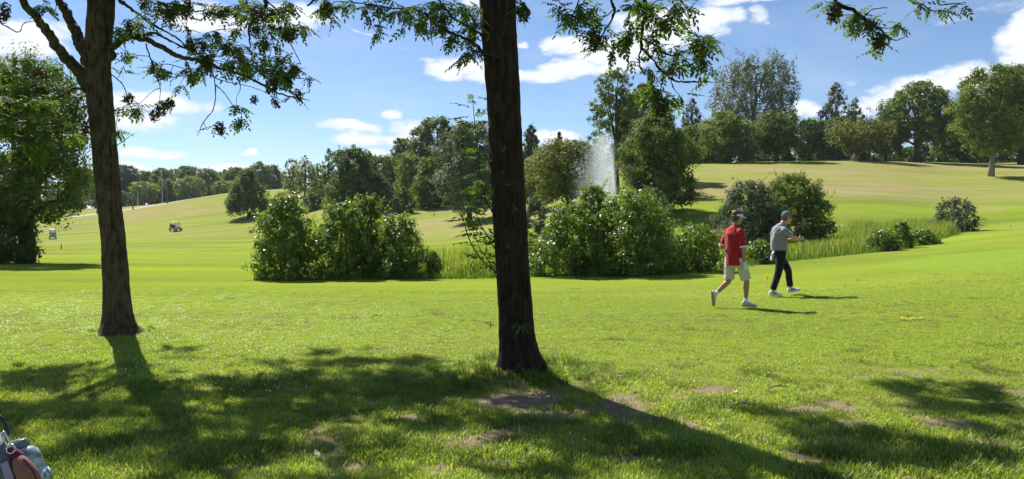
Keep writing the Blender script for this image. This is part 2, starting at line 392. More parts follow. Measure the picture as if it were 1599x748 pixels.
def leaf_mat(name, a, b, trans=.38, tr=(1.5, 1.65, .7), rough=.6, spec=.22, objvar=.18):
    """a: darker leaf colour, b: lighter leaf colour, chosen leaf by leaf"""
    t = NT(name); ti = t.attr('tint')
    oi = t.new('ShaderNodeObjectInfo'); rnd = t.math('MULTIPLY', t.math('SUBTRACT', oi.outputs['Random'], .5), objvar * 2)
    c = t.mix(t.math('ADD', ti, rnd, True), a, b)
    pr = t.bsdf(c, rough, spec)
    tl = t.new('ShaderNodeBsdfTranslucent'); tc = t.mix(1.0, c, (tr[0], tr[1], tr[2]), 'MULTIPLY'); t.l(tc, tl.inputs[0])
    mx = t.new('ShaderNodeMixShader'); mx.inputs[0].default_value = trans; t.l(pr, mx.inputs[1]); t.l(tl.outputs[0], mx.inputs[2])
    return t.done(mx.outputs[0])

def bark_mat(name, a, b, moss=(.05, .06, .02), mossamt=.3, sz=1.0):
    t = NT(name)
    n1 = t.noise(22 * sz, 7, .65, stretch=(1, 1, .22)); n2 = t.noise(3.0, 4); n3 = t.noise(90 * sz, 4, .6, stretch=(1, 1, .6))
    c = t.mix(t.rng(n1, .35, .65), a, b); c = t.mix(t.math('MULTIPLY', t.rng(n2, .5, .66), mossamt), c, moss)
    # pale lichen spots
    c = t.mix(t.math('MULTIPLY', t.rng(t.noise(9, 3), .66, .72), .35), c, (.20, .15, .06))
    h = t.math('ADD', n1, t.math('MULTIPLY', n3, .35))
    return t.done(t.bsdf(c, .9, .15, 0, h, .9, .02))

M = {}
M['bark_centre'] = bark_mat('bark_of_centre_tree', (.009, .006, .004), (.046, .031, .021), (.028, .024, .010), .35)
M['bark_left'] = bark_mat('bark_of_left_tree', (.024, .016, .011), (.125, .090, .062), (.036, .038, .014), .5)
M['bark_far'] = bark_mat('bark_far', (.05, .04, .03), (.12, .10, .08), sz=.4)
M['bark_pale'] = bark_mat('bark_pale', (.16, .15, .13), (.30, .28, .25), sz=.4)
LM = {
    'ash': leaf_mat('ash_leaf', (.036, .062, .014), (.105, .155, .030), .5),
    'ash_bright': leaf_mat('young_ash_leaf', (.07, .13, .02), (.14, .22, .03), .5),
    'dark': leaf_mat('dark_leaf', (.048, .074, .016), (.150, .195, .038), .38),
    'mid': leaf_mat('mid_green_leaf', (.076, .106, .020), (.215, .255, .054), .44),
    'fresh': leaf_mat('fresh_leaf', (.050, .090, .014), (.190, .260, .040), .45, rough=.38, spec=.5),
    'willow': leaf_mat('grey_willow_leaf', (.070, .095, .045), (.19, .22, .125), .28, (1.3, 1.4, .9)),
    'yellow': leaf_mat('yellowish_leaf', (.085, .100, .024), (.210, .210, .055), .38),
    'grey': leaf_mat('grey_poplar_leaf', (.060, .078, .045), (.165, .185, .110), .28, (1.2, 1.3, .9)),
    'conifer': leaf_mat('conifer_needles', (.020, .038, .018), (.055, .080, .040), .12),
    'reed': leaf_mat('reed_blade', (.070, .115, .018), (.30, .33, .085), .44),
    'tuft': leaf_mat('long_grass_blade', (.06, .11, .018), (.16, .22, .04), .42),
}
M['galls'] = leaf_mat('ash_keys', (.030, .022, .012), (.085, .060, .028), .15, (1.3, 1.0, .7))

def ground_material():
    t = NT('mown_grass'); tc = t.new('ShaderNodeTexCoord'); P = tc.outputs['Object']
    big = t.noise(.35, 5, .6, P, (.35, 1.0, 1)); midn = t.noise(1.6, 5, .6, P, (.5, 1.4, 1)); fine = t.noise(14, 5, .7, P); blade = t.noise(95, 3, .7, P)
    far = t.noise(.09, 6, .62, P, (.35, 1.3, 1))
    c = t.mix(t.rng(big, .32, .68), (.180, .245, .024), (.275, .340, .040))
    c = t.mix(t.math('MULTIPLY', t.rng(midn, .35, .72), .6), c, (.235, .305, .032))
    c = t.mix(t.math('MULTIPLY', t.rng(far, .46, .62), .65), c, (.120, .165, .036)); c = t.mix(t.math('MULTIPLY', t.rng(t.noise(.16, 5, .6, P, (.22, 1.5, 1)), .52, .62), .6), c, (.295, .360, .034)); c = t.mix(t.math('MULTIPLY', t.rng(t.noise(.6, 4, .6, P, (.12, 1.6, 1)), .5, .66), .35), c, (.21, .215, .06))
    c = t.mix(t.math('MULTIPLY', t.rng(fine, .52, .75), .45), c, (.26, .28, .075))
    c = t.mix(t.math('MULTIPLY', t.rng(blade, .58, .30), .6), c, (.055, .095, .012))
    dryc = t.mix(t.rng(t.noise(.5, 6, .65, P, (.3, 1.5, 1)), .3, .7), (.350, .265, .145), (.190, .205, .062))
    c = t.mix(t.math('MULTIPLY', t.attr('dry'), .92), c, dryc)
    c = t.mix(t.math('MULTIPLY', t.attr('green'), .85), c, t.mix(t.rng(midn, .3, .7), (.17, .26, .032), (.20, .29, .038)))
    soilc = t.mix(t.rng(fine, .3, .7), (.15, .115, .07), (.30, .24, .15))
    sm = t.math('MULTIPLY', t.math('SUBTRACT', t.math('ADD', t.attr('soil'), t.math('ADD', t.math('MULTIPLY', fine, .9), t.math('MULTIPLY', t.noise(3.5, 5, .7, P), 1.1))), 1.22), 3.0, True)
    c = t.mix(sm, c, soilc)
    thatch = t.mix(t.rng(blade, .35, .65), (.090, .085, .030), (.24, .21, .095)); c = t.mix(t.math('MULTIPLY', t.attr('near'), t.rng(t.noise(6, 5, .7, P), .38, .60, 0, .85)), c, thatch); c = t.mix(sm, c, soilc)
    h = t.math('ADD', blade, t.math('ADD', t.math('MULTIPLY', fine, 2.2), t.math('MULTIPLY', t.noise(5, 4, .6, P), 2.5)))
    return t.done(t.bsdf(c, .95, .0, 0, h, .55, .03))
M['ground'] = ground_material()

# ------------------------------------------------------------------ ground sheet
def build_ground():
    n = 430; um = math.asinh(2900 / 4.0); u = np.linspace(-um, um, n); s = 4 * np.sinh(u)
    X, Y = np.meshgrid(s, s + 0.0); x = X.ravel(); y = Y.ravel()
    z = H(x, y); V = np.stack([x, y, z], -1)
    i = np.arange(n - 1)[:, None] * n; j = np.arange(n - 1)[None, :]
    Q = np.stack([i + j, i + j + 1, i + n + j + 1, i + n + j], -1).reshape(-1, 4)
    mb = MB(); mb.add(V, Q); o = mb.build('ground', M['ground'])
    for nm, fn in (('dry', dry_mask), ('soil', soil_mask), ('green', green_mask), ('near', lambda x, y: sstep(11.5, 6.5, np.hypot(x, y)))):
        a = o.data.attributes.new(nm, 'FLOAT', 'POINT'); a.data.foreach_set('value', fn(x, y).astype(np.float32))
    tag(o, 'mown golf course grass with dry yellow slopes and worn patches near the trees', kind='structure')
    return o
build_ground()

# ------------------------------------------------------------------ pond
def build_pond():
    t = NT('pond_water'); n = t.noise(3.0, 4, .6, stretch=(1, 1.6, 1))
    b = t.bsdf((.015, .022, .014), .06, .5, 0, n, .15, .02); t.done(b)
    V = []; k = 48
    for i in range(k):
        a = i * 2 * math.pi / k; V.append((4.5 + 13.5 * math.cos(a), 35.5 + 9.5 * math.sin(a), -.93))
    V.append((4.5, 35.5, -.93)); mb = MB(); mb.add(V, [(i, (i + 1) % k, k) for i in range(k)])
    tag(mb.build('pond_water', t.m), 'dark pond water hidden behind the reeds and bushes', kind='structure')
build_pond()

# ------------------------------------------------------------------ foliage generators
def leaf_quads(pos, nrm, L, wid, rng, droop=None):
    """rhombus leaves; returns verts (4N,3)"""
    N = len(pos); r = rng.normal(size=(N, 3)); t = r - nrm * np.sum(r * nrm, 1)[:, None]
    if droop is not None:
        t = t * (1 - droop) + np.array([0, 0, -1.0]) * droop * 1.5; t -= nrm * np.sum(t * nrm, 1)[:, None]
    t /= np.linalg.norm(t, axis=1)[:, None] + 1e-9; b = np.cross(nrm, t)
    l = (L * rng.uniform(.65, 1.25, N))[:, None]; w = l * wid
    V = np.stack([pos - t * l * .5, pos + b * w * .5 - nrm * l * .06, pos + t * l * .5 - nrm * l * .10, pos - b * w * .5 - nrm * l * .06], 1)
    return V.reshape(-1, 3)

PROF = {
    'round': lambda t: np.sqrt(np.clip(1 - (2 * t - 1) ** 2, 0, 1)) ** .8,
    'low': lambda t: np.clip(np.sin(math.pi * np.clip(t, 0, 1) ** .62), 0, 1) ** .7,
    'oak': lambda t: np.clip(np.sin(math.pi * (t * .92 + .08) ** .8), 0, 1) ** .65,
    'bush': lambda t: np.sqrt(np.clip(1 - t ** 2.2, 0, 1)) * (.82 + .18 * np.clip(t * 5, 0, 1)),
    'column': lambda t: np.clip(np.sin(math.pi * (t * .9 + .08) ** .75), 0, 1) ** .5,
    'birch': lambda t: np.clip((1 - t) ** .8 * 1.5 * (t + .25) ** .4, 0, 1),
    'conifer': lambda t: np.clip((1 - t) ** .9 * .97 + .03, 0, 1),
    'fan': lambda t: np.clip(np.sin(math.pi * (t * .80 + .10) ** 1.05), 0, 1) ** .75,
}
def gen_lobes(kind, R, Hc, n, rng):
    t = (np.arange(n) + rng.uniform(.1, .9, n)) / n
    if kind in ('conifer', 'birch'): t = t ** 1.15
    pf = PROF[kind](t)
    ang = np.arange(n) * 2.39996 + rng.uniform(-.5, .5, n)
    rho = pf * R * rng.choice([.40, .70, .84], n, p=[.2, .3, .5]) * rng.uniform(.85, 1.15, n)
    if kind == 'conifer': rho = pf * R * rng.uniform(.25, .82, n)
    C = np.stack([rho * np.cos(ang), rho * np.sin(ang), t * Hc], -1)
    base = {'conifer': .24, 'birch': .24, 'fan': .17, 'column': .29, 'bush': .27}.get(kind, .26)
    r = (pf * R * base + .10 * R) * rng.uniform(.75, 1.25, n)
    S = np.ones((n, 3))
    if kind == 'conifer': S[:, 2] = .38
    elif kind == 'birch': S[:, 2] = 1.1
    elif kind == 'fan': S[:, 2] = 1.7; S[:, :2] = .75
    elif kind == 'oak': S[:, 2] = .72
    else: S[:, 2] = .85
    r = np.minimum(r, Hc * .35)
    C[:, 2] = np.clip(C[:, 2], r * S[:, 2] * (.35 if kind in ('bush', 'low') else .6), Hc - r * S[:, 2] * .75)
    return C, r, S

def crown_arrays(kind, R, Hc, L, N, rng, nl=None, ks=None, wid=.55, loose=1.0, flatup=.35, inner=.22):
    nl = nl or {'conifer': 80, 'fan': 90, 'birch': 60, 'bush': 60}.get(kind, 80)
    C, r, S = gen_lobes(kind, R, Hc, nl, rng)
    ks = 9
    w = r ** 2; li = rng.choice(nl, N, p=w / w.sum())
    # sub clumps on every lobe
    sd_ = rng.normal(size=(nl, ks, 3)); sd_[:, :, 2] += .25; sd_ /= np.linalg.norm(sd_, axis=2)[:, :, None]
    srad = rng.uniform(.55, 1.12, (nl, ks)); stint = rng.uniform(-.17, .17, (nl, ks)); 
    ki = rng.integers(0, ks, N)
    d = sd_[li, ki]; cen = C[li] + d * (srad[li, ki] * r[li])[:, None] * S[li]
    g = rng.normal(size=(N, 3)) * (r[li] * .17 * loose)[:, None]
    pos = cen + g * np.minimum(S[li], 1.1)
    out = pos - (C[li] * np.array([.4, .4, .8]) + np.array([0, 0, Hc * .1])); out /= np.linalg.norm(out, axis=1)[:, None] + 1e-9
    clo = cen - C[li]; clo /= np.linalg.norm(clo, axis=1)[:, None] + 1e-9; nrm = out * .35 + clo * .6 + np.array([0, 0, flatup]) + rng.normal(size=(N, 3)) * .42; nrm /= np.linalg.norm(nrm, axis=1)[:, None]
    tint = np.clip(.5 + stint[li, ki] * 1.4 + rng.normal(size=N) * .22 + (rng.uniform(-.12, .12, nl))[li], 0, 1)
    V = leaf_quads(pos, nrm, L, wid, rng)
    # bigger leaves close every lobe, inner shade put into their darker tint
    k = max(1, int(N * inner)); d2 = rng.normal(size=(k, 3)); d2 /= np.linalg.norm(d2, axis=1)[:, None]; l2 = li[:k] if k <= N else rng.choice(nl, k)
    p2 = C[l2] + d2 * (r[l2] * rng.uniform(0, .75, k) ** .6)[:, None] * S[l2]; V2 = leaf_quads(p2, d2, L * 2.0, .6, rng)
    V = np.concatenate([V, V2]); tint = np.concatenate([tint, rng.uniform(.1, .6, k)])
    return V, np.repeat(tint, 4), C, r

def quadidx(n): return np.arange(n * 4).reshape(-1, 4)
PXS = 742.0
def leafsize(d, real=.07, px=2.1): return max(real, px * d / PXS)

COUNT = {'leaves': 0}
def make_tree(name, label, cat, px, d, top, wpx, kind='round', mat='mid', crown_py=None, group=None, bark='bark_far', dens=1.0, base_py=None,
              trunk_r=None, lean=0.0, seed=None, lpx=2.1, limbs=10, wid=.5, x=None, loose=1.0, nl=None, ks=None, depth_scale=1.0):
    rng = np.random.default_rng(seed if seed is not None else int(px * 7 + d * 13))
    X = (px - CX) / F * d; zb = Hs(X, d); ztop = unproj(px, top, d)[2]; ht = ztop - zb; R = wpx / 2.0 / F * d
    zc = (unproj(px, crown_py, d)[2] - zb) if crown_py is not None else ht * .18
    zc = max(zc, .0); Hc = ht - zc
    root = empty(name, (X, d, zb - .03)); tag(root, label, cat, group)
    L = leafsize(d, .06, lpx); N = int(dens * 8.0 * (2 * R) * Hc / (L * L * .5))
    N = min(max(N, 300), 42000); COUNT['leaves'] += N
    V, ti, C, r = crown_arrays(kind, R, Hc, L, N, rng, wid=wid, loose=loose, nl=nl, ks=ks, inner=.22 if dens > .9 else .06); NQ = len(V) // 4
    V[:, 2] += zc + .03; V[:, 0] += lean * (V[:, 2] / ht); C = C + np.array([0, 0, zc])
    mb = MB(); mb.add(V, quadidx(NQ), 0, ti); mb.build('crown', LM[mat], root, smooth=False, tint=True)
    tr = trunk_r or max(.06, ht * .022)
    tk = MB(); n = 8; tz = np.linspace(0, ht * .86, n)
    P = np.stack([rng.normal(size=n) * tr * .18 + lean * tz / ht, rng.normal(size=n) * tr * .35, tz], -1); P[0, :2] = 0; P[0, 2] = -.1
    Rr = tr * (1.25 - .9 * np.linspace(0, 1, n) ** .8) + .01; Rr[0] = tr * 1.5
    add_tube(tk, P, Rr, 7)
    tk.build('trunk', M[bark], root)
    if limbs and kind != 'conifer':
        lb = MB()
        for i in rng.choice(len(C), min(limbs, len(C)), replace=False):
            c = C[i]; z0 = max(.20 * ht, zc * .8, min(c[2] - .15 * ht, zc + .3 * Hc) * rng.uniform(.6, 1.0))
            p0 = np.array([lean * z0 / ht, 0, z0]); m = (p0 + c) / 2 + np.array([0, 0, -.05 * ht * 0 + .03 * ht]) 
            Pp, Rp = catmull([p0, m, c + np.array([lean * c[2] / ht, 0, 0])], [tr * .5, tr * .32, tr * .1], 3); add_tube(lb, Pp, Rp, 5, cap=False)
        o = lb.build('limbs', M[bark], root)
    return root

def make_bush(name, label, cat, px, d, top, wpx, mat='fresh', base_py=None, group=None, dens=1.0, kind='bush', seed=None, real=.06, lpx=2.4, yscale=1.0,
              stems=7, spikes=0, wid=.55, loose=1.0, nl=None):
    rng = np.random.default_rng(seed if seed is not None else int(px * 5 + d * 11))
    X = (px - CX) / F * d; zb = Hs(X, d); ht = unproj(px, top, d)[2] - zb; R = wpx / 2.0 / F * d
    root = empty(name, (X, d, zb)); tag(root, label, cat, group)
    L = leafsize(d, real, lpx); N = int(dens * 8.5 * (2 * R) * ht / (L * L * .5)); N = min(max(N, 300), 46000); COUNT['leaves'] += N
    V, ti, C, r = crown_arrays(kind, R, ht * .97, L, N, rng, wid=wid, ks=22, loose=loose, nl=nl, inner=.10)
    V[:, 1] *= yscale
    mb = MB(); mb.add(V, quadidx(len(V) // 4), 0, ti)
    # shoots that stick out of the outline
    sh = MB(); SM = []
    for i in range(spikes):
        a = rng.uniform(0, 6.28); rr = R * rng.uniform(.1, .95); z0 = ht * math.sqrt(max(0, 1 - (rr / R) ** 2)) * .85
        p0 = np.array([rr * math.cos(a), rr * math.sin(a) * yscale, z0]); ln = rng.uniform(.10, .24) * ht
        p1 = p0 + np.array([rng.normal() * .25 + math.cos(a) * .4, rng.normal() * .25, 1.0]) * ln
        add_tube(sh, [p0, (p0 + p1) / 2, p1], [.006, .005, .003], 4, cap=False)
        n = 22; t = rng.uniform(0, 1, n)[:, None]; pos = p0 * (1 - t) + p1 * t + rng.normal(size=(n, 3)) * .035
        nr = rng.normal(size=(n, 3)); nr[:, 2] += .5; nr /= np.linalg.norm(nr, axis=1)[:, None]
        mb.add(leaf_quads(pos, nr, L * 1.15, wid, rng), quadidx(n), 0, np.repeat(rng.uniform(.5, 1, n), 4))
    mb.build('foliage', LM[mat], root, smooth=False, tint=True)
    for i in range(stems):
        a = rng.uniform(0, 6.28); rr = rng.uniform(0, .25) * R; c = C[rng.integers(0, len(C))]
        p0 = np.array([rr * math.cos(a), rr * math.sin(a), -.08])
        Pp, Rp = catmull([p0, (p0 + c) / 2 * np.array([.8, .8, 1.1]), c], [.03, .022, .008], 3); b = MB(); add_tube(b, Pp, Rp, 5, cap=False); b.build('stem', M['bark_far'], root)
    if sh.n: tag(sh.build('shoots', M['bark_far'], root), kind='stuff')
    return root

# ------------------------------------------------------------------ background trees
FT = 'trees of the far treeline on the left'
def background():
    T = make_tree
    T('broadleaf_tree', 'huge dark tree filling the left edge behind the forking trunk', 'tree', 38, 34, 88, 214, 'round', 'dark', 352, dens=1.25, trunk_r=.3, lpx=2.7, seed=5, nl=130)
    make_bush('shrub', 'dark shrub at the foot of the huge tree on the left edge', 'shrub', 2, 33.5, 300, 100, 'dark', spikes=0, dens=1.3)
    # far treeline
    for k, (px, d, top, w, kind, mat, lab) in enumerate([
        (196, 275, 258, 46, 'round', 'grey', 'loose grey tree of the far treeline, first one right of the left trunk'), (226, 290, 267, 40, 'round', 'mid', 'far treeline tree behind the leftmost pale pole'),
        (254, 280, 262, 52, 'oak', 'mid', 'wide far treeline tree right behind the tallest pale pole'), (276, 295, 264, 36, 'round', 'mid', 'far treeline tree just left of the dark crown poking up'),
        (324, 285, 263, 40, 'round', 'mid', 'far treeline tree behind the tall brown pole furthest right'), (345, 300, 268, 40, 'oak', 'mid', 'lowest topped far treeline tree, left of the lone conifer'),
        (368, 300, 261, 40, 'round', 'mid', 'far treeline tree whose top shows over the left shoulder of the lone conifer'), (384, 290, 268, 34, 'round', 'mid', 'far treeline tree straight behind the tip of the lone conifer'),
        (172, 270, 270, 40, 'round', 'mid', 'far treeline tree hidden behind the left trunk'), (128, 275, 262, 50, 'round', 'mid', 'far treeline tree between the huge dark tree and the left trunk'),
        (425, 300, 258, 36, 'round', 'dark', 'dark far treeline tree between the lone conifer and the sparse pair')]):
        T('treeline_tree', lab, 'tree', px, d, top, w, kind, mat, 316, FT, lpx=1.9, limbs=3, dens=1.2)
    T('broadleaf_tree', 'dark tree poking up above the middle of the far treeline', 'tree', 293, 300, 259, 32, 'round', 'dark', 285, lpx=1.8, limbs=3)
    T('broadleaf_tree', 'dark tall tree at the right end of the far treeline, above the lone conifer', 'tree', 406, 290, 252, 38, 'oak', 'dark', 290, lpx=1.8, limbs=3)
    T('broadleaf_tree', 'low pale round tree at the foot of the far treeline beside the left trunk', 'tree', 190, 235, 298, 22, 'round', 'willow', 322, limbs=2)
    for px, d, top, w, lab in ((226, 262, 284, 42, 'light low tree left of the tallest pale pole'), (298, 262, 277, 44, 'light low tree behind the pale pole below the dark crown'), (352, 262, 283, 38, 'light low tree left of the lone conifer at the treeline foot'), (262, 270, 280, 36, 'light low tree straight behind the middle brown pole')):
        T('treeline_tree', lab, 'tree', px, d, top, w, 'round', 'mid', 314, 'lighter low trees in front of the far treeline', limbs=3, lpx=1.9)
    T('conifer_tree', 'lone dark spreading conifer on the slope with its trunk and shadow visible', 'tree', 389, 150, 263, 68, 'birch', 'dark', 332, dens=1.25, trunk_r=.28, seed=3)
    T('broadleaf_tree', 'sparse thin tree, left one of the pair near the lone conifer', 'tree', 458, 180, 248, 34, 'column', 'yellow', 304, dens=.6, loose=1.4)
    T('broadleaf_tree', 'sparse airy tree, right one of the pair near the lone conifer', 'tree', 477, 172, 243, 34, 'oak', 'yellow', 300, dens=.55, loose=1.4)
    T('broadleaf_tree', 'narrow mid green tree filling the gap left of the pointed birch', 'tree', 498, 178, 255, 26, 'column', 'mid', 314, dens=.8)
    T('birch_tree', 'slender pointed birch just left of the round dark tree', 'tree', 514, 140, 231, 32, 'birch', 'mid', 324, dens=.85)
    T('broadleaf_tree', 'dense round dark green tree above the left bushes', 'tree', 553, 115, 231, 84, 'round', 'dark', 326, dens=1.3, seed=11)
    T('broadleaf_tree', 'mid green tree right of the round dark tree', 'tree', 600, 150, 243, 56, 'round', 'mid', 312, dens=1.0)
    T('broadleaf_tree', 'small dark tree rising behind the wood left of the big dark crown', 'tree', 629, 175, 216, 38, 'round', 'dark', 290)
    T('broadleaf_tree', 'mid green tree half hidden below the small dark tree', 'tree', 640, 140, 240, 46, 'round', 'mid', 318)
    T('broadleaf_tree', 'biggest dark tree on the wooded rise left of the centre trunk', 'tree', 684, 148, 184, 82, 'round', 'dark', 300, dens=1.3, seed=4)
    T('broadleaf_tree', 'yellow green tree in front of the biggest dark tree', 'tree', 669, 116, 246, 54, 'column', 'mid', 328, dens=1.2)
    T('broadleaf_tree', 'pale rounded tree on the meadow close left of the centre trunk', 'tree', 733, 84, 190, 102, 'round', 'willow', 332, dens=1.15, seed=8)
    T('broadleaf_tree', 'mid green tree peeping out left of the pale rounded tree', 'tree', 716, 120, 240, 50, 'round', 'mid', 322)
    make_bush('shrub', 'dark round bush at the wood edge on the meadow', 'shrub', 630, 110, 291, 38, 'dark', real=.1)
    make_bush('shrub', 'grey feathery willow bush at the wood edge behind the left bushes', 'shrub', 592, 117, 274, 62, 'willow', real=.1)
    make_bush('shrub', 'dark low shrub below the slender birch', 'shrub', 490, 138, 298, 40, 'dark', real=.1)
    make_bush('shrub', 'small round shrub on the slope right of the lone conifer', 'shrub', 441, 165, 300, 26, 'mid', real=.1)
    make_bush('shrub', 'dense shrub closing the wood edge between the pointed birch and dark round tree', 'shrub', 522, 128, 296, 40, 'mid', real=.1)
    make_bush('shrub', 'dark shrub under the biggest dark tree', 'shrub', 700, 118, 296, 50, 'dark', real=.1)
    # right of the centre trunk
    T('conifer_tree', 'grey green pointed conifer just right of the centre trunk', 'tree', 829, 120, 194, 52, 'birch', 'grey', 300, dens=1.1)
    T('conifer_tree', 'dark spire of a conifer rising left of the fountain', 'tree', 873, 125, 207, 40, 'conifer', 'conifer', 290, dens=1.3)
    T('broadleaf_tree', 'yellow green rounded tree behind the fountain with a forked dark trunk', 'tree', 885, 64, 219, 118, 'round', 'yellow', 312, dens=1.1, seed=6)
    T('broadleaf_tree', 'olive tree between the centre trunk and the fountain', 'tree', 842, 76, 246, 66, 'round', 'yellow', 322, dens=1.1)
    T('broadleaf_tree', 'tall dark open tree towering behind the fountain', 'tree', 962, 72, 108, 86, 'column', 'dark', 262, dens=.85, trunk_r=.26, seed=16, loose=.9, nl=50)
    T('broadleaf_tree', 'dark tree leaning against the tall one behind the fountain', 'tree', 1002, 78, 130, 84, 'oak', 'dark', 262, dens=.95, seed=12)
    T('broadleaf_tree', 'dense dark green tree with drooping crown right of the fountain', 'tree', 1028, 57, 163, 124, 'low', 'mid', 326, dens=1.3, seed=14, trunk_r=.2)
    T('conifer_tree', 'thin grey conifer showing behind the green trees left of the poplar', 'tree', 1079, 132, 153, 46, 'birch', 'grey', 235, dens=.8)
    T('broadleaf_tree', 'light yellow green tree at the left end of the hilltop row', 'tree', 1082, 110, 196, 54, 'column', 'yellow', 246)
    T('broadleaf_tree', 'broad green tree below the grey poplar on the hilltop', 'tree', 1128, 107, 174, 106, 'low', 'mid', 252, dens=1.2, seed=2)
    T('poplar_tree', 'tallest grey green poplar with upswept branches on the hilltop', 'tree', 1172, 128, 91, 142, 'fan', 'grey', 232, dens=.88, seed=19, lean=.9, lpx=1.9, nl=110)
    T('broadleaf_tree', 'round dark green tree on a single stem right below the poplar', 'tree', 1211, 106, 176, 70, 'round', 'dark', 240, dens=1.3, seed=23)
    T('broadleaf_tree', 'mid green tree left of the pointed birch on the hilltop', 'tree', 1262, 116, 186, 50, 'round', 'mid', 240)
    T('birch_tree', 'tall pointed grey birch on the hilltop', 'tree', 1303, 122, 129, 64, 'birch', 'grey', 242, dens=.88, bark='bark_pale', seed=31)
    T('birch_tree', 'thin ragged birch right of the tall pointed birch', 'tree', 1333, 126, 152, 36, 'birch', 'grey', 230, dens=.7, bark='bark_pale')
    T('broadleaf_tree', 'small dark tree between the tall birch and the flat yellow green tree', 'tree', 1308, 112, 182, 44, 'round', 'dark', 236)
    T('broadleaf_tree', 'low flat crowned yellow green tree on a thin trunk', 'tree', 1341, 106, 188, 88, 'round', 'yellow', 234, dens=.95, seed=28, trunk_r=.16)
    T('broadleaf_tree', 'mid green tree filling in left of the big oak', 'tree', 1382, 116, 183, 56, 'round', 'mid', 240)
    T('oak_tree', 'big solitary oak with a thick dark trunk on the hilltop', 'tree', 1431, 112, 127, 110, 'oak', 'dark', 222, dens=1.05, seed=33, trunk_r=.42, loose=.8)
    T('broadleaf_tree', 'dark tree right behind the big oak', 'tree', 1474, 120, 186, 50, 'round', 'mid', 242)
    T('broadleaf_tree', 'dark tree between the oak and the tree with the pale trunk', 'tree', 1503, 118, 162, 66, 'round', 'dark', 246, dens=1.1)
    T('broadleaf_tree', 'tall green tree with a pale trunk standing lowest on the right hillside', 'tree', 1546, 86, 104, 104, 'round', 'mid', 240, dens=1.0, bark='bark_pale', seed=37, trunk_r=.26)
    T('broadleaf_tree', 'dark tree cut by the right edge of the picture', 'tree', 1592, 112, 102, 88, 'round', 'dark', 238, dens=1.2, trunk_r=.35)
    T('broadleaf_tree', 'mid green tree just beyond the right edge', 'tree', 1668, 104, 120, 100, 'round', 'mid', 240, dens=.8)
    T('broadleaf_tree', 'mid green tree further beyond the right edge', 'tree', 1770, 108, 130, 110, 'oak', 'mid', 240, dens=.6)
    # woods that read as one mass: rows of crowns joined
    def wood(name, label, pts, mat, seed, hw=4.0):
        rng = np.random.default_rng(seed); mb = MB()
        for (px, d, top) in pts:
            X = (px - CX) / F * d; zb = Hs(X, d); ht = unproj(px, top, d)[2] - zb
            L = leafsize(d, .1, 2.2); n = int(5 * (2 * hw) * ht / (L * L * .5)); n = min(n, 5000); COUNT['leaves'] += n
            V, ti, C, r = crown_arrays('bush', hw, ht, L, n, rng, nl=30); V += np.array([X, d, zb]); mb.add(V, quadidx(len(V) // 4), 0, ti)
        tag(mb.build(name, LM[mat], None, smooth=False, tint=True), label, name.replace('_', ' '), kind='stuff')
    wood('far_woodland', 'dark lower mass of the distant woodland on the left behind the poles',
         [(px, 318, 283 + 6 * math.sin(px * .21)) for px in range(-60, 450, 22)], 'dark', 51, 5.0)
    wood('hilltop_thicket', 'dark hedge like thicket under the hilltop trees on the right',
         [(px, 134 + 3 * math.sin(px), 226 + 5 * math.sin(px * .13)) for px in range(1050, 1700, 24)], 'dark', 52, 2.6)
    wood('wooded_rise', 'dark undergrowth filling the wood between the round dark tree and the centre trunk',
         [(px, 158, 272 + 8 * math.sin(px * .1)) for px in range(505, 740, 24)] + [(px, 128, 270 + 8 * math.sin(px * .17)) for px in range(780, 870, 22)], 'dark', 53, 3.2)
background()

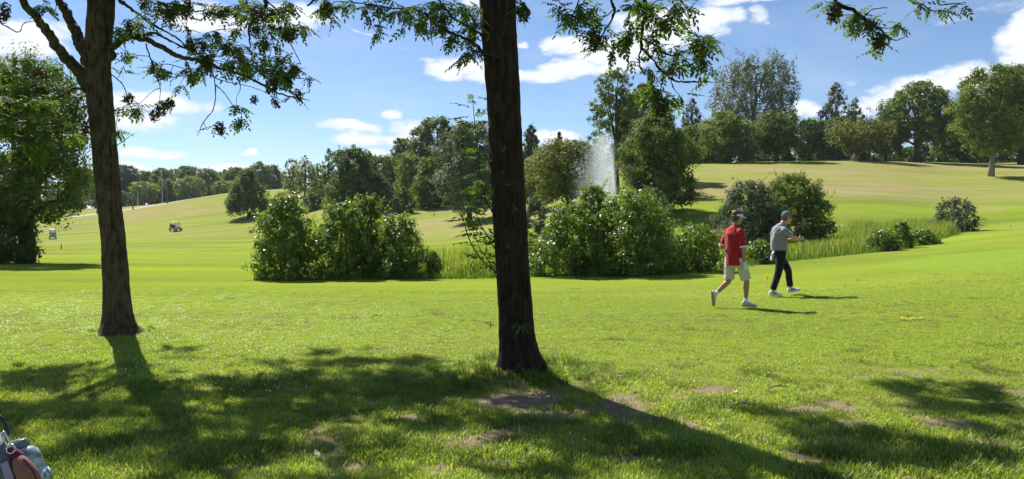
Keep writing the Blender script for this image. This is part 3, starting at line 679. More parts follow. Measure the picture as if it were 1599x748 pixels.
# ------------------------------------------------------------------ bushes round the pond
def bushes():
    B = make_bush
    B('bush', 'silvery green rounded bush, leftmost of the bushes at the pond edge', 'bush', 443, 21.6, 301, 102, 'fresh', spikes=26, seed=1, yscale=.9, dens=1.05, nl=80)
    B('bush', 'yellow green tall bush in the middle of the left bush group', 'bush', 536, 21.6, 311, 94, 'fresh', spikes=24, seed=2, dens=1.0, nl=70)
    B('bush', 'dark leaved bush squeezed behind the two right bushes of the left group', 'bush', 576, 22.6, 304, 66, 'mid', spikes=22, seed=3)
    B('bush', 'bright dome shaped bush, rightmost of the left bush group', 'bush', 618, 21.6, 332, 94, 'fresh', spikes=16, seed=4, nl=70)
    B('weed_plant', 'low pale leafy weed between the left bushes and the reeds', 'plant', 677, 21.8, 392, 24, 'fresh', spikes=10, seed=5, stems=3, real=.07)
    B('bush', 'loose bush on the left side of the big group under the fountain', 'bush', 890, 21.6, 316, 112, 'fresh', spikes=24, seed=6)
    B('bush', 'tallest bush with a leafy peak right in front of the fountain', 'bush', 928, 22.8, 286, 84, 'fresh', spikes=30, seed=7)
    B('bush', 'widest dark green bush of the big group right of the fountain', 'bush', 988, 21.8, 294, 134, 'fresh', spikes=34, seed=8, nl=90, dens=1.1)
    B('bush', 'low bright bush with big leaves beside the golfer in red', 'bush', 1086, 22.2, 350, 84, 'fresh', spikes=26, seed=9, real=.075)
    B('bush', 'grey willow bush behind the big bush group right of the fountain', 'bush', 1016, 31, 289, 88, 'willow', spikes=10, seed=10, wid=.35)
    B('bush', 'grey misted willow bush just right of the centre trunk', 'bush', 836, 27, 300, 58, 'willow', spikes=12, seed=11, wid=.35)
    B('bush', 'low green bush at the water beside the centre trunk', 'bush', 832, 22.6, 372, 50, 'mid', spikes=8, seed=12)
    B('willow_bush', 'blue grey willow bush behind the golfer in red', 'bush', 1168, 36, 279, 114, 'willow', spikes=16, seed=13, wid=.4, dens=1.4)
    B('willow_bush', 'large dark green willow bush behind the golfer in grey', 'bush', 1238, 37, 268, 118, 'mid', spikes=22, seed=14, wid=.4, dens=1.5)
    B('bush', 'airy grey green bush standing alone at the right end of the reeds', 'bush', 1491, 41, 309, 66, 'willow', spikes=26, seed=15, dens=.75, wid=.4)
    B('weed_plant', 'leafy weed with small white flowers between the two golfers', 'plant', 1186, 24.6, 376, 50, 'fresh', spikes=12, seed=16, stems=3, real=.06)
    B('bush', 'small upright dark bush among the reeds', 'bush', 1409, 28.6, 346, 30, 'fresh', spikes=8, seed=17, stems=3)
    B('weed_plant', 'low grey green weed left of the small upright bush in the reeds', 'plant', 1378, 27.6, 358, 56, 'fresh', spikes=12, seed=18, stems=3)
    B('weed_plant', 'low weed right of the small upright bush in the reeds', 'plant', 1443, 30.5, 360, 54, 'fresh', spikes=8, seed=19, stems=3)
bushes()

# ------------------------------------------------------------------ reeds
def blades(mb, X, Y, Z, h, w, rng, bend=.35, seg=3, mi=0, tintr=(.1, 1)):
    n = len(X); a = rng.uniform(0, 2 * math.pi, n); b = rng.uniform(.1, 1, n) * bend * h
    dx, dy = np.cos(a), np.sin(a); wx, wy = -dy, dx; tt = rng.uniform(*tintr, n); rows = []
    for k in range(seg + 1):
        t = k / seg; wk = w * (1 - t ** 2) * .5 + .0006; cx = X + dx * b * t * t; cy = Y + dy * b * t * t; cz = Z + h * (t - .12 * t ** 3)
        rows.append(np.stack([np.stack([cx - wx * wk, cy - wy * wk, cz], -1), np.stack([cx + wx * wk, cy + wy * wk, cz], -1)], 1))
    V = np.stack(rows, 1).reshape(-1, 3)      # n, seg+1, 2
    base = np.arange(n)[:, None] * (seg + 1) * 2 + np.arange(seg)[None, :] * 2
    Q = np.stack([base, base + 1, base + 3, base + 2], -1).reshape(-1, 4)
    mb.add(V, Q, mi, np.repeat(tt, (seg + 1) * 2))

def reed_bed(name, label, poly, n, h, seed, hvar=.3, w=.022):
    """poly: list of (px, near depth, far depth)"""
    rng = np.random.default_rng(seed); p = np.array(poly, float)
    px = rng.uniform(p[0, 0], p[-1, 0], n * 2); d0 = np.interp(px, p[:, 0], p[:, 1]); d1 = np.interp(px, p[:, 0], p[:, 2])
    d = d0 + (d1 - d0) * rng.uniform(0, 1, len(px)) ** .9; x = (px - CX) / F * d
    keep = fbm(x, d, 1.3, seed, 3) + rng.uniform(-.12, .12, len(px)) > .45; x, d = x[keep][:n], d[keep][:n]
    hh = h * (1 + hvar * (fbm(x, d, 2.2, seed + 3, 3) - .5) * 3) * rng.uniform(.6, 1.1, len(x)) * np.clip((d - np.interp(CX + F * x / d, p[:, 0], p[:, 1])) / 1.5 + .35, .35, 1)
    mb = MB(); blades(mb, x, d, H(x, d) - .03, hh, w, rng, .3)
    return tag(mb.build(name, LM['reed'], None, smooth=False, tint=True), label, 'reeds', kind='stuff')
reed_bed('reed_bed', 'bright green reeds left of the centre trunk', [(655, 22.2, 30), (700, 22.0, 34), (790, 22.0, 34), (850, 23, 33)], 15000, 1.45, 71, w=.03)
reed_bed('reed_bed', 'long band of bright green reeds behind the golfers on the right', [(1140, 24.6, 34), (1230, 25.4, 38), (1330, 26.8, 44), (1420, 29.2, 46), (1475, 36, 47), (1500, 40, 48)], 25000, .72, 72, w=.028)
def edge_grass():
    rng = np.random.default_rng(99); n = 7000
    px = rng.uniform(395, 1500, n); dn = np.interp(px, [395, 660, 850, 1060, 1130, 1200, 1330, 1420, 1500], [20.9, 20.8, 21.0, 21.3, 22.6, 24.3, 26.0, 28.0, 38])
    d = dn + rng.exponential(.35, n); x = (px - CX) / F * d
    mb = MB(); blades(mb, x, d, H(x, d) - .02, rng.uniform(.08, .34, n), .014, rng, .5)
    tag(mb.build('rough_grass', LM['tuft'], None, smooth=False, tint=True), 'strip of unmown grass along the pond edge', 'grass', kind='stuff')
edge_grass()

# ------------------------------------------------------------------ foreground ash trees
def leaf_template(rng, pairs=4, full=True):
    """pinnate leaf along +X, length 1, face up +Z; returns verts, quads"""
    V = []; Q = []
    def leaflet(o, d, l, w, dz):
        d = np.array([d[0], d[1], 0.0]); d /= np.linalg.norm(d); n = np.array([-d[1], d[0], 0]); b = len(V)
        if full:
            V.extend([o, o + d * l * .35 + n * w * .5 + [0, 0, dz * .2 + .012], o + d * l * .35 - n * w * .5 + [0, 0, dz * .2 + .012],
                      o + d * l * .36 + [0, 0, dz * .2 - .01], o + d * l * .72 + n * w * .36 + [0, 0, dz * .6 + .008], o + d * l * .72 - n * w * .36 + [0, 0, dz * .6 + .008],
                      o + d * l + [0, 0, dz]])
            Q.extend([(b, b + 3, b + 1, b + 1), (b, b + 2, b + 3, b + 3)]); Q.pop(); Q.pop()
            Q.extend([(b, b + 3, b + 4, b + 1), (b, b + 2, b + 5, b + 3), (b + 3, b + 5, b + 6, b + 4)])
        else:
            V.extend([o, o + d * l * .45 + n * w * .5, o + d * l + [0, 0, dz], o + d * l * .45 - n * w * .5]); Q.append((b, b + 3, b + 2, b + 1))
    drp = rng.uniform(.15, .4)
    for i in range(pairs):
        t = .22 + .68 * i / pairs; o = np.array([t, 0, -drp * t * t])
        for s in (-1, 1):
            a = math.radians(rng.uniform(42, 62)) * s; leaflet(o, (math.cos(a), math.sin(a)), rng.uniform(.27, .36) * (1 - .12 * abs(i - 1.5)), 0.145, -.10 * rng.uniform(.3, 1.6))
    o = np.array([.9, 0, -drp * .81]); leaflet(o, (1, rng.uniform(-.2, .2)), .33, .155, -.12)
    b = len(V)     # rachis
    V.extend([np.array([0, -.006, 0]), np.array([0, .006, 0]), np.array([.5, -.005, -drp * .25]), np.array([.5, .005, -drp * .25]), np.array([.92, -.003, -drp * .84]), np.array([.92, .003, -drp * .84])])
    Q.extend([(b, b + 2, b + 3, b + 1), (b + 2, b + 4, b + 5, b + 3)])
    return np.array(V, float), np.array(Q)

_lr = np.random.default_rng(5)
LT_FULL = [leaf_template(_lr, p) for p in (4, 4, 3, 5, 4, 3)]
LT_SIMPLE = [leaf_template(_lr, p, False) for p in (4, 3, 4)]
LEAF_MESH = {}
def leaf_mesh(i, mat):
    if (i, mat) not in LEAF_MESH:
        mb = MB(); V, Q = LT_FULL[i]; mb.add(V, Q, 0, np.linspace(.25, .85, len(V))); LEAF_MESH[(i, mat)] = mb.mesh('pinnate_leaf', LM[mat], False, True)
    return LEAF_MESH[(i, mat)]

def gall_mesh():
    rng = np.random.default_rng(3); n = 80; d = rng.normal(size=(n, 3)); d /= np.linalg.norm(d, axis=1)[:, None]
    pos = d * (rng.uniform(.2, 1, n) ** .5)[:, None] * np.array([1, 1, 1.25]); nr = d + rng.normal(size=(n, 3)) * .5; nr /= np.linalg.norm(nr, axis=1)[:, None]
    mb = MB(); mb.add(leaf_quads(pos, nr, .75, .45, rng, .4), quadidx(n), 0, np.repeat(rng.uniform(0, 1, n), 4)); return mb.mesh('key_cluster', M['galls'], False, True)
GALL = gall_mesh()

def frame_mats(pos, dr, rng, size):
    n = len(pos); X = dr / np.linalg.norm(dr, axis=1)[:, None]
    up = np.array([0, 0, 1.0]) + rng.normal(size=(n, 3)) * .35
    Y = np.cross(up, X); Y /= np.linalg.norm(Y, axis=1)[:, None] + 1e-9; Z = np.cross(X, Y)
    return np.stack([X, Y, Z], 2) * size[:, None, None]      # columns

def bark_trunk(mb, P, R, rng_seed, flare=.42, amp=.020, sides=56, step=.022, base_z=None, furrow=7.0):
    P, R = catmull(P, R, 24)
    ln = np.concatenate([[0], np.cumsum(np.linalg.norm(np.diff(P, axis=0), axis=1))]); n = max(12, int(ln[-1] / step)); s = np.linspace(0, ln[-1], n)
    P = np.stack([np.interp(s, ln, P[:, k]) for k in range(3)], -1); R = np.interp(s, ln, R)
    P, T, U, W = ring_frames(P); a = np.arange(sides) * 2 * math.pi / sides
    A, S = np.meshgrid(a, s)
    # furrows: stretched cellular ridges, seamless in angle
    ca, sa = np.cos(A), np.sin(A)
    f = np.zeros_like(A)
    for (sc, zc, w, sd_) in ((furrow, 3.2, .6, 1), (furrow * 2.2, 8.0, .4, 7)):
        u = A / (2 * math.pi) * sc * 3; per = int(sc * 3); 
        u = u * per / (sc * 3); wob = .8 * vnoise(S * 5, ca * 2, rng_seed + sd_)
        v0 = vnoise(u + wob, S * zc, rng_seed + sd_); v1 = vnoise(u + wob - per, S * zc, rng_seed + sd_); bl = sstep(.8, 1.0, A / (2 * math.pi))
        v = v0 * (1 - bl) + v1 * bl
        f += w * (1 - np.abs(2 * v - 1) ** .8)
    lump = fbm(ca * 1.3 + 5, S * 1.3 + sa * 1.3, .9, rng_seed + 20, 3) - .5
    fl = 1 + flare * np.exp(-S / .13) * (1 + .55 * np.cos(4 * A + 1.0) + .25 * np.cos(7 * A)) + .10 * np.exp(-S / .6)
    RR = R[:, None] * fl + amp * (f - .5) + .05 * R[:, None] * lump * 2
    V = P[:, None, :] + RR[:, :, None] * (ca[:, :, None] * U[:, None, :] + sa[:, :, None] * W[:, None, :]); V = V.reshape(-1, 3)
    i = np.arange(n - 1)[:, None] * sides; j = np.arange(sides)[None, :]
    Q = np.stack([i + j, i + (j + 1) % sides, i + sides + (j + 1) % sides, i + sides + j], -1).reshape(-1, 4)
    mb.add(V, Q, 0)
    return P, R

def hand_tree(root, base, trunk, branches, ellipses, upper, barkm, leafm, seed, leaf=.22, dj=.6, nleaf=(4, 6), galls=0, maxobj=290, dens=330.0, extra_gall=(), pt_depth=None):
    """trunk: [(px,py,half width,depth)]; branches: [([(px,py,depth)], r0, r1)]; ellipses: [(px,py,rx,ry,depth)]; upper: world points of unseen crown clusters placed to shade the lawn"""
    rng = np.random.default_rng(seed); O = np.array(base, float)
    P = [unproj(a, b, d) for (a, b, w, d) in trunk]; R = [w / F * d for (a, b, w, d) in trunk]
    mb = MB(); Pt, Rt = bark_trunk(mb, np.array(P) - O, R, seed); mb.build('trunk', M[barkm], root)
    nodes = [Pt[::6] + O]; 
    ok = np.concatenate([Pt[::6][:, 2]]) > 2.6; nodes = [nodes[0][ok]]
    for (pts, r0, r1) in branches:
        pp = np.array([unproj(*q) if len(q) == 3 else q[1:] for q in pts]); rr = np.linspace(r0, r1, len(pp))
        Pp, Rp = catmull(pp, rr, 7); w = rng.normal(size=Pp.shape) * np.minimum(.012, Rp * .35)[:, None]; w[0] = 0; Pp = Pp + w
        b = MB()
        if r0 > .03: bark_trunk(b, Pp - O, Rp, seed + len(nodes), flare=0.25, amp=.006, sides=20, step=.03, furrow=4)
        else: add_tube(b, Pp - O, Rp * (1 + .15 * rng.normal(size=len(Rp))), 7)
        b.build('branch', M[barkm], root); nodes.append(Pp[1:])
    nodes = np.concatenate(nodes)
    # clusters seen in the picture
    C = []; vis = []
    for (cx, cy, rx, ry, d) in ellipses:
        n = max(1, int(round(math.pi * rx * ry / dens)))
        for _ in range(n):
            a = rng.uniform(0, 6.28); q = math.sqrt(rng.uniform(0, 1)); C.append(unproj(cx + rx * q * math.cos(a), cy + ry * q * math.sin(a), d + rng.uniform(-dj, dj))); vis.append(True)
    for u in upper: C.append(np.asarray(u)); vis.append(False)
    C = np.array(C); vis = np.array(vis)
    tw = MB(); order = np.argsort([np.min(np.linalg.norm(nodes - c, axis=1)) for c in C]); dirs = np.zeros_like(C)
    for k in order:
        c = C[k]; dd = np.linalg.norm(nodes - c, axis=1) + .25 * np.maximum(0, c[2] - nodes[:, 2] - .6); i = int(np.argmin(dd)); p = nodes[i]; L = np.linalg.norm(c - p)
        m = (p + c) / 2 + rng.normal(size=3) * .07 * L + np.array([0, 0, .12 * L]); m2 = p * .25 + c * .75 + rng.normal(size=3) * .05 * L + np.array([0, 0, .07 * L])
        path, rad = catmull([p, m, m2, c], [.0035 + .006 * min(L, 1.6) * (1.0 if vis[k] else 1.8), .0045 + .003 * min(L, 1.5), .004, .0028], 3)
        add_tube(tw, path - O, rad, 4, cap=False); nodes = np.concatenate([nodes, path[2:]]); dirs[k] = c - m
    tag(tw.build('twigs', M[barkm], root, smooth=False), kind='stuff')
    # leaves
    LP = []; LD = []; LV = []
    for k, c in enumerate(C):
        n = rng.integers(nleaf[0], nleaf[1] + 1) if vis[k] else 7
        d = rng.normal(size=(n, 3)) * np.array([1, 1, .55]) + dirs[k] / (np.linalg.norm(dirs[k]) + 1e-6) * .5; d[:, 2] -= .45
        LP.append(c - dirs[k] / (np.linalg.norm(dirs[k]) + 1e-6) * rng.uniform(0, .12, (n, 1))); LD.append(d); LV.append(np.full(n, vis[k]))
    LP = np.concatenate(LP); LD = np.concatenate(LD); LV = np.concatenate(LV); n = len(LP)
    size = np.where(LV, leaf * rng.uniform(.7, 1.2, n), leaf * 1.55 * rng.uniform(.8, 1.2, n)); MX = frame_mats(LP, LD, rng, size)
    px = CX + F * LP[:, 0] / LP[:, 1]; score = np.where(LV & (px > 0) & (px < 1599), size / LP[:, 1], -1); top = set(np.argsort(-score)[:maxobj].tolist())
    fol = MB()
    for i in range(n):
        if i in top and LV[i]:
            ob = bpy.data.objects.new('leaf', leaf_mesh(i % 6, leafm)); COL.objects.link(ob); ob.parent = root
            m = Matrix([[*MX[i][r], LP[i][r] - O[r]] for r in range(3)] + [[0, 0, 0, 1]]); ob.matrix_local = m
        else:
            V, Q = (LT_FULL[i % 6] if LV[i] else LT_SIMPLE[i % 3]); fol.add(V @ MX[i].T + LP[i] - O, Q, 0, rng.uniform(.1, .9))
    if fol.n: tag(fol.build('foliage', LM[leafm], root, smooth=False, tint=True), kind='stuff')
    vi = np.where(vis)[0]
    gp = [C[j] + np.array([0, 0, -.04]) for j in (rng.choice(vi, min(galls, len(vi)), replace=False) if galls else [])] + [unproj(*g) for g in extra_gall]
    for g in gp:
        ob = bpy.data.objects.new('seed_cluster', GALL); COL.objects.link(ob); ob.parent = root; ob.location = tuple(np.asarray(g) - O); s = rng.uniform(.055, .09)
        ob.scale = (s, s, s * rng.uniform(1, 1.4)); ob.rotation_euler = (rng.uniform(-.5, .5), rng.uniform(-.5, .5), rng.uniform(0, 6))
    return nodes

SHADE = [(70, 586, 95, 9, .6), (55, 574, 60, 4, .5), (275, 548, 40, 4, .5), (30, 604, 50, 6, .5),
         (120, 668, 190, 34, .8), (330, 640, 170, 32, .9), (520, 602, 170, 20, .9), (600, 572, 120, 12, .8), (430, 576, 90, 9, .7), (550, 552, 60, 4, .5),
         (690, 600, 110, 28, .95), (560, 675, 200, 45, .8), (760, 655, 120, 55, .85), (905, 655, 80, 42, .9), (1000, 695, 120, 32, .85), (1110, 725, 90, 18, .85),
         (800, 722, 200, 28, .7), (290, 722, 210, 26, .75), (1490, 613, 100, 11, 1.3), (1550, 640, 75, 16, 1.3), (1465, 640, 65, 9, 1.1), (1570, 672, 55, 12, 1.2), (1430, 604, 35, 4, 1.1),
         (1215, 650, 35, 6, .5), (1300, 678, 90, 13, 1.3), (1370, 712, 120, 20, 1.4), (1510, 722, 130, 22, 1.5), (1240, 655, 50, 7, .9), (1430, 690, 60, 8, .8), (1250, 738, 80, 9, .6), (120, 745, 220, 26, .8), (900, 770, 500, 30, .6), (60, 640, 90, 12, .8), (420, 700, 120, 22, .9), (1180, 745, 120, 14, .8)]
def shade_points():  # unseen leaf clusters, set sunwards above the frame so their shadows fall here
    rng = np.random.default_rng(77); out = []; sdh = SD[:2] / SD[2]
    for (px, py, rx, ry, dn) in SHADE:
        c = ground_hit(px, py, 2, 60); e = ground_hit(px + rx, py, 2, 60); b = ground_hit(px, py + ry, 2, 60); a = math.pi * abs(e[0] - c[0]) * abs(c[1] - b[1]) 
        for _ in range(int(a * 30 * dn) + 1):
            t = rng.uniform(0, 6.28); q = math.sqrt(rng.uniform()); g = ground_hit(px + rx * q * math.cos(t), py + ry * q * math.sin(t), 2, 60)
            if vnoise(np.array([g[0] * 3.0 + 40]), np.array([g[1] * 3.0 + 11]), 91)[0] < .36 + (.8 - dn) * .2: continue
            h = 2.85 + .36 * g[1] + rng.uniform(0, 1) ** 1.4 * 2.4
            out.append((g[0] + sdh[0] * h, g[1] + sdh[1] * h, h))
    return np.array(out)
SHADE_CLUSTERS = shade_points()
TX = np.array([[LFT[0], LFT[1]], [CTR[0] - .4, CTR[1]], [8.5, 10.6]])
own = np.argmin([np.hypot(SHADE_CLUSTERS[:, 0] - t[0], SHADE_CLUSTERS[:, 1] - t[1]) for t in TX], axis=0)

def foreground_trees():
    # ---- left ash
    D = 10.7
    base = (LFT[0], LFT[1], Hs(*LFT)); r = empty('ash_tree', base)
    tag(r, 'left of the two near trees, its trunk forking high above the long tree shadow', 'tree')
    trunk = [(187, 527, 26, D), (184, 490, 20.5, D), (181, 440, 18.3, D), (177, 374, 16.8, D), (169, 300, 16.8, D), (161, 200, 17.6, D), (155, 140, 18.5, D), (152, 100, 18, D), (155, 50, 18.6, D), (158, 0, 18.6, D), (158, -90, 15, D), (150, -220, 10, D), (158, -330, 4, D)]
    br = [([(141, 135, D), (120, 108, D - .1), (98, 84, D - .2), (78, 56, D - .3), (60, 30, D - .4), (36, 0, D - .5), (10, -50, D - .7), (-20, -120, D - .8)], .082, .03),
          ([(142, 92, D), (128, 72, D), (117, 50, D + .1), (104, 20, D + .2), (92, -6, D + .3), (80, -80, D + .6), (60, -180, D + .9)], .085, .03),
          ([(164, 82, D), (180, 70, D - .1), (209, 57, D - .2), (253, 75, D - .3), (277, 87, D - .3), (309, 94, D - .4), (345, 107, D - .4), (386, 120, D - .5), (430, 144, D - .5), (462, 153, D - .5)], .045, .008),
          ([(209, 57, D - .2), (240, 52, D - .1), (262, 62, D), (300, 80, D + .1), (330, 95, D + .2)], .026, .008),
          ([(168, -10, D), (190, 2, D), (215, 22, D + .1), (248, 44, D + .2), (277, 60, D + .3), (300, 84, D + .3)], .028, .008),
          ([(168, -60, D), (280, -110, D + .2), (380, -60, D + .2), (415, 0, D + .1), (403, 23, D), (389, 47, D), (392, 75, D)], .05, .008),
          ([(415, 0, D + .1), (440, 25, D + .1), (450, 60, D), (470, 100, D)], .014, .005),
          ([(386, 120, D - .5), (410, 110, D - .5), (440, 118, D - .5), (482, 124, D - .6)], .010, .004),
          ([(330, 106, D - .4), (336, 132, D - .4), (334, 168, D - .4), (318, 191, D - .4), (308, 212, D - .4)], .009, .004),
          ([(336, 132, D - .4), (350, 145, D - .4), (362, 162, D - .4), (374, 178, D - .4)], .008, .004),
          ([(318, 191, D - .4), (322, 203, D - .4)], .004, .003), ([(330, 100, D - .4), (331, 118, D - .4), (355, 128, D - .4), (400, 138, D - .4), (445, 160, D - .4)], .010, .003),
          ([(228, 68, D - .3), (236, 95, D - .3), (239, 112, D - .3), (250, 135, D - .3), (249, 165, D - .3)], .010, .004), ([(250, 137, D - .3), (238, 143, D - .3), (218, 162, D - .3)], .006, .003),
          ([(168, 112, D), (188, 128, D - .1), (196, 141, D - .1), (205, 170, D - .2), (218, 185, D - .2)], .010, .003),
          ([(175, 232, D), (190, 222, D - .1), (210, 208, D - .2)], .008, .003), ([(172, 205, D), (184, 212, D), (190, 222, D)], .007, .003),
          ([(139, 143, D), (130, 141, D - .1), (118, 137, D - .1), (97, 149, D - .3), (73, 159, D - .5), (40, 172, D - .7), (5, 190, D - .9)], .026, .006),
          ([(140, 148, D), (126, 153, D), (120, 170, D + .1), (116, 200, D + .1), (112, 222, D + .1)], .014, .004),
          ([(97, 149, D - .3), (80, 135, D - .3), (55, 118, D - .4)], .009, .003),
          ([(73, 159, D - .5), (60, 190, D - .5), (50, 225, D - .6)], .009, .003), ([(115, 195, D + .1), (90, 215, D), (60, 236, D - .1)], .008, .003),
          ([(-40, -60, D - .5), (-10, -10, D - .5), (0, 32, D - .5), (12, 42, D - .5), (29, 50, D - .5), (38, 36, D - .5), (55, 33, D - .5)], .012, .004),
          ([(60, 30, D - .4), (72, 18, D - .4), (86, 16, D - .3), (88, 0, D - .3)], .008, .004),
          ]
    e = [(190, 50, 25, 10), (216, 38, 18, 14), (252, 12, 22, 16), (275, 8, 24, 14), (238, 4, 14, 8), (290, 48, 12, 12), (305, 64, 10, 10), (322, 72, 14, 12), (335, 56, 14, 8), (352, 68, 15, 11),
         (330, 100, 28, 13), (352, 96, 14, 12), (380, 84, 24, 17), (402, 102, 28, 16), (428, 94, 20, 15), (432, 122, 24, 10), (456, 112, 20, 9), (466, 145, 9, 4), (484, 122, 9, 6),
         (400, 28, 24, 18), (428, 16, 16, 14), (446, 44, 20, 14), (442, 8, 30, 10), (470, 38, 12, 10), (385, 12, 24, 10), (346, 16, 28, 12), (310, 12, 20, 10), (360, 42, 16, 8), (414, 64, 22, 10),
         (372, 168, 9, 10), (368, 190, 10, 8), (340, 196, 6, 6), (262, 162, 5, 4), (300, 124, 10, 7), (285, 130, 8, 6), (290, 108, 18, 6), (242, 108, 18, 9), (264, 122, 8, 6),
         (195, 145, 10, 6), (215, 168, 8, 9), (206, 180, 6, 6), (190, 202, 8, 5), (184, 214, 6, 5), (190, 105, 14, 6), (186, 165, 6, 6), (205, 85, 14, 6),
         (100, 106, 8, 6), (96, 128, 9, 5), (111, 142, 8, 6), (62, 152, 28, 13), (30, 150, 28, 18), (18, 128, 18, 10), (14, 200, 28, 22), (45, 180, 28, 14), (76, 214, 16, 10), (60, 236, 24, 8),
         (24, 238, 24, 8), (96, 188, 10, 9), (110, 206, 10, 9), (118, 222, 6, 6), (72, 172, 14, 9), (5, 170, 14, 20), (75, 8, 9, 8), (62, 20, 8, 6), (118, 118, 8, 6), (30, 215, 20, 12)]
    hand_tree(r, base, trunk, br, [(a, b, c, d_, D - .3 - (.3 if a > 330 or a < 90 else 0)) for a, b, c, d_ in e], SHADE_CLUSTERS[own == 0], 'bark_left', 'ash', 41, leaf=.19, galls=50, dens=135,
              extra_gall=[(8, 16, 10.2), (4, 28, 10.2), (58, 113, 10.3), (70, 119, 10.3), (430, 161, 10.2), (397, 156, 10.2), (242, 180, 10.4), (263, 163, 10.4), (252, 170, 10.4), (133, 200, 10.7), (466, 148, 10.2)])
    for bx_, by_, bs in ((136, 94, .10), (139, 128, .09), (172, 86, .08), (170, 296, .07), (172, 250, .06)):
        p = unproj(bx_, by_, 10.62) - np.array(base); b = MB(); add_loft(b, [(p + [0, 0, -bs * 1.1], bs * .3, bs * .3), (p + [0, 0, -bs * .6], bs * .85, bs * .8), (p + [.01, 0, 0], bs, bs), (p + [0, 0, bs * .6], bs * .8, bs * .75), (p + [0, 0, bs * 1.2], bs * .3, bs * .3)], (1, 0, 0), 14)
        b.build('burl', M['bark_left'], r)
    # ---- centre ash
    D = 8.05; base = (CTR[0], CTR[1], Hs(*CTR)); r = empty('ash_tree', base)
    tag(r, 'thick dark near trunk in the middle, standing in long grass and bare soil', 'tree')
    trunk = [(814, 588, 33, D), (811, 560, 29, D), (807, 520, 26, D), (802, 440, 25.3, D), (796, 350, 26.5, D), (791, 250, 25.5, D), (786, 150, 26, D), (780, 70, 26.5, D), (777, 0, 27, D), (772, -120, 23, D), (768, -260, 17, D), (774, -420, 8, D)]
    br = [([(760, 92, D), (751, 79, D), (736, 65, D + .1), (710, 54, D + .2), (683, 41, D + .3), (666, 23, D + .4), (642, 15, D + .5), (613, 13, D + .6), (578, 7, D + .7), (530, 2, D + .8)], .020, .006),
          ([(760, 62, D), (742, 48, D), (710, 29, D + .1), (689, 6, D + .2), (670, -25, D + .3)], .016, .008),
          ([(765, -80, D), (700, -110, D + .3), (620, -60, D + .6), (560, -30, D + .8), (500, -5, D + .9), (480, 10, D + .9)], .035, .008),
          ([(672, 30, D + .3), (673, 50, D + .3), (675, 72, D + .3)], .008, .004),
          ([(790, -60, D), (900, -150, D - .6), (980, -100, D - 1.1), (1006, -30, D - 1.3), (1006, 0, D - 1.3), (1004, 35, D - 1.3), (1003, 72, D - 1.3), (1020, 94, D - 1.3), (1047, 122, D - 1.3), (1071, 128, D - 1.3), (1100, 127, D - 1.3), (1112, 129, D - 1.3)], .026, .004),
          ([(1004, 60, D - 1.3), (1022, 70, D - 1.3), (1047, 86, D - 1.4), (1068, 80, D - 1.4), (1092, 70, D - 1.4)], .011, .003),
          ([(1004, 70, D - 1.3), (998, 88, D - 1.3), (1000, 105, D - 1.3), (1008, 118, D - 1.3)], .009, .004), ([(1036, 112, D - 1.3), (1034, 130, D - 1.3), (1028, 150, D - 1.3)], .007, .003),
          ([(1047, 122, D - 1.3), (1052, 138, D - 1.3), (1062, 150, D - 1.3)], .006, .003), ([(1100, 127, D - 1.3), (1112, 112, D - 1.3)], .004, .003),
          ([(900, -150, D - .6), (945, -60, D - .9), (954, 0, D - 1), (959, 19, D - 1), (940, 56, D - 1), (928, 74, D - 1)], .022, .004), ([(959, 14, D - 1), (945, 26, D - 1), (932, 24, D - 1)], .006, .003),
          ([(945, -60, D - .9), (915, -20, D - .9), (900, 10, D - .9), (893, 30, D - .9)], .012, .004), ([(1006, -30, D - 1.3), (1040, -30, D - 1.4), (1062, 0, D - 1.5), (1080, 20, D - 1.5)], .012, .004),
          ]
    e = [(498, 16, 22, 10, .8), (520, 30, 8, 6, .8), (545, 8, 22, 7, .8), (592, 48, 8, 14, .6), (580, 18, 18, 10, .6), (628, 24, 22, 12, .5), (625, 46, 8, 6, .5), (660, 16, 26, 12, .4), (690, 32, 28, 14, .3), (718, 54, 20, 14, .2),
         (736, 78, 15, 12, 0), (708, 72, 12, 8, .1), (742, 18, 14, 16, 0), (655, 44, 10, 8, .3), (720, 10, 22, 10, .1), (605, 8, 20, 7, .6), (728, 96, 10, 8, 0), (745, 42, 10, 12, 0), (690, 8, 20, 8, .2),
         (815, 4, 12, 10, -.2), (872, 6, 12, 6, -1), (888, 28, 16, 12, -1), (905, 14, 22, 14, -1), (920, 36, 14, 14, -1), (918, 58, 12, 13, -1), (926, 76, 6, 6, -1), (945, 40, 8, 8, -1), (962, 66, 12, 8, -1.2), (955, 84, 6, 4, -1.2),
         (1000, 10, 26, 12, -1.4), (1035, 12, 24, 12, -1.4), (1055, 32, 20, 10, -1.4), (1022, 36, 18, 12, -1.4), (985, 40, 14, 12, -1.3), (985, 62, 12, 10, -1.3), (1020, 62, 14, 8, -1.3), (1042, 76, 12, 8, -1.4), (1060, 98, 22, 15, -1.4),
         (1085, 60, 16, 12, -1.4), (1105, 60, 14, 14, -1.4), (1108, 84, 10, 14, -1.4), (980, 100, 10, 5, -1.3), (1016, 110, 10, 10, -1.3), (1024, 130, 10, 10, -1.3), (1030, 152, 18, 10, -1.3), (1012, 142, 8, 6, -1.3), (1062, 148, 8, 6, -1.3), (1108, 118, 5, 4, -1.3), (1090, 108, 8, 6, -1.4), (1082, 4, 12, 5, -1.4)]
    hand_tree(r, base, trunk, br, [(a, b, c, d_, D + o) for a, b, c, d_, o in e], SHADE_CLUSTERS[own == 1], 'bark_centre', 'ash', 42, leaf=.165, galls=5, dj=.3, dens=150)
    # ---- third ash, trunk outside the picture on the right
    D = 7.2; bx = TX[2]; base = (bx[0], bx[1], Hs(bx[0], bx[1])); r = empty('ash_tree', base)
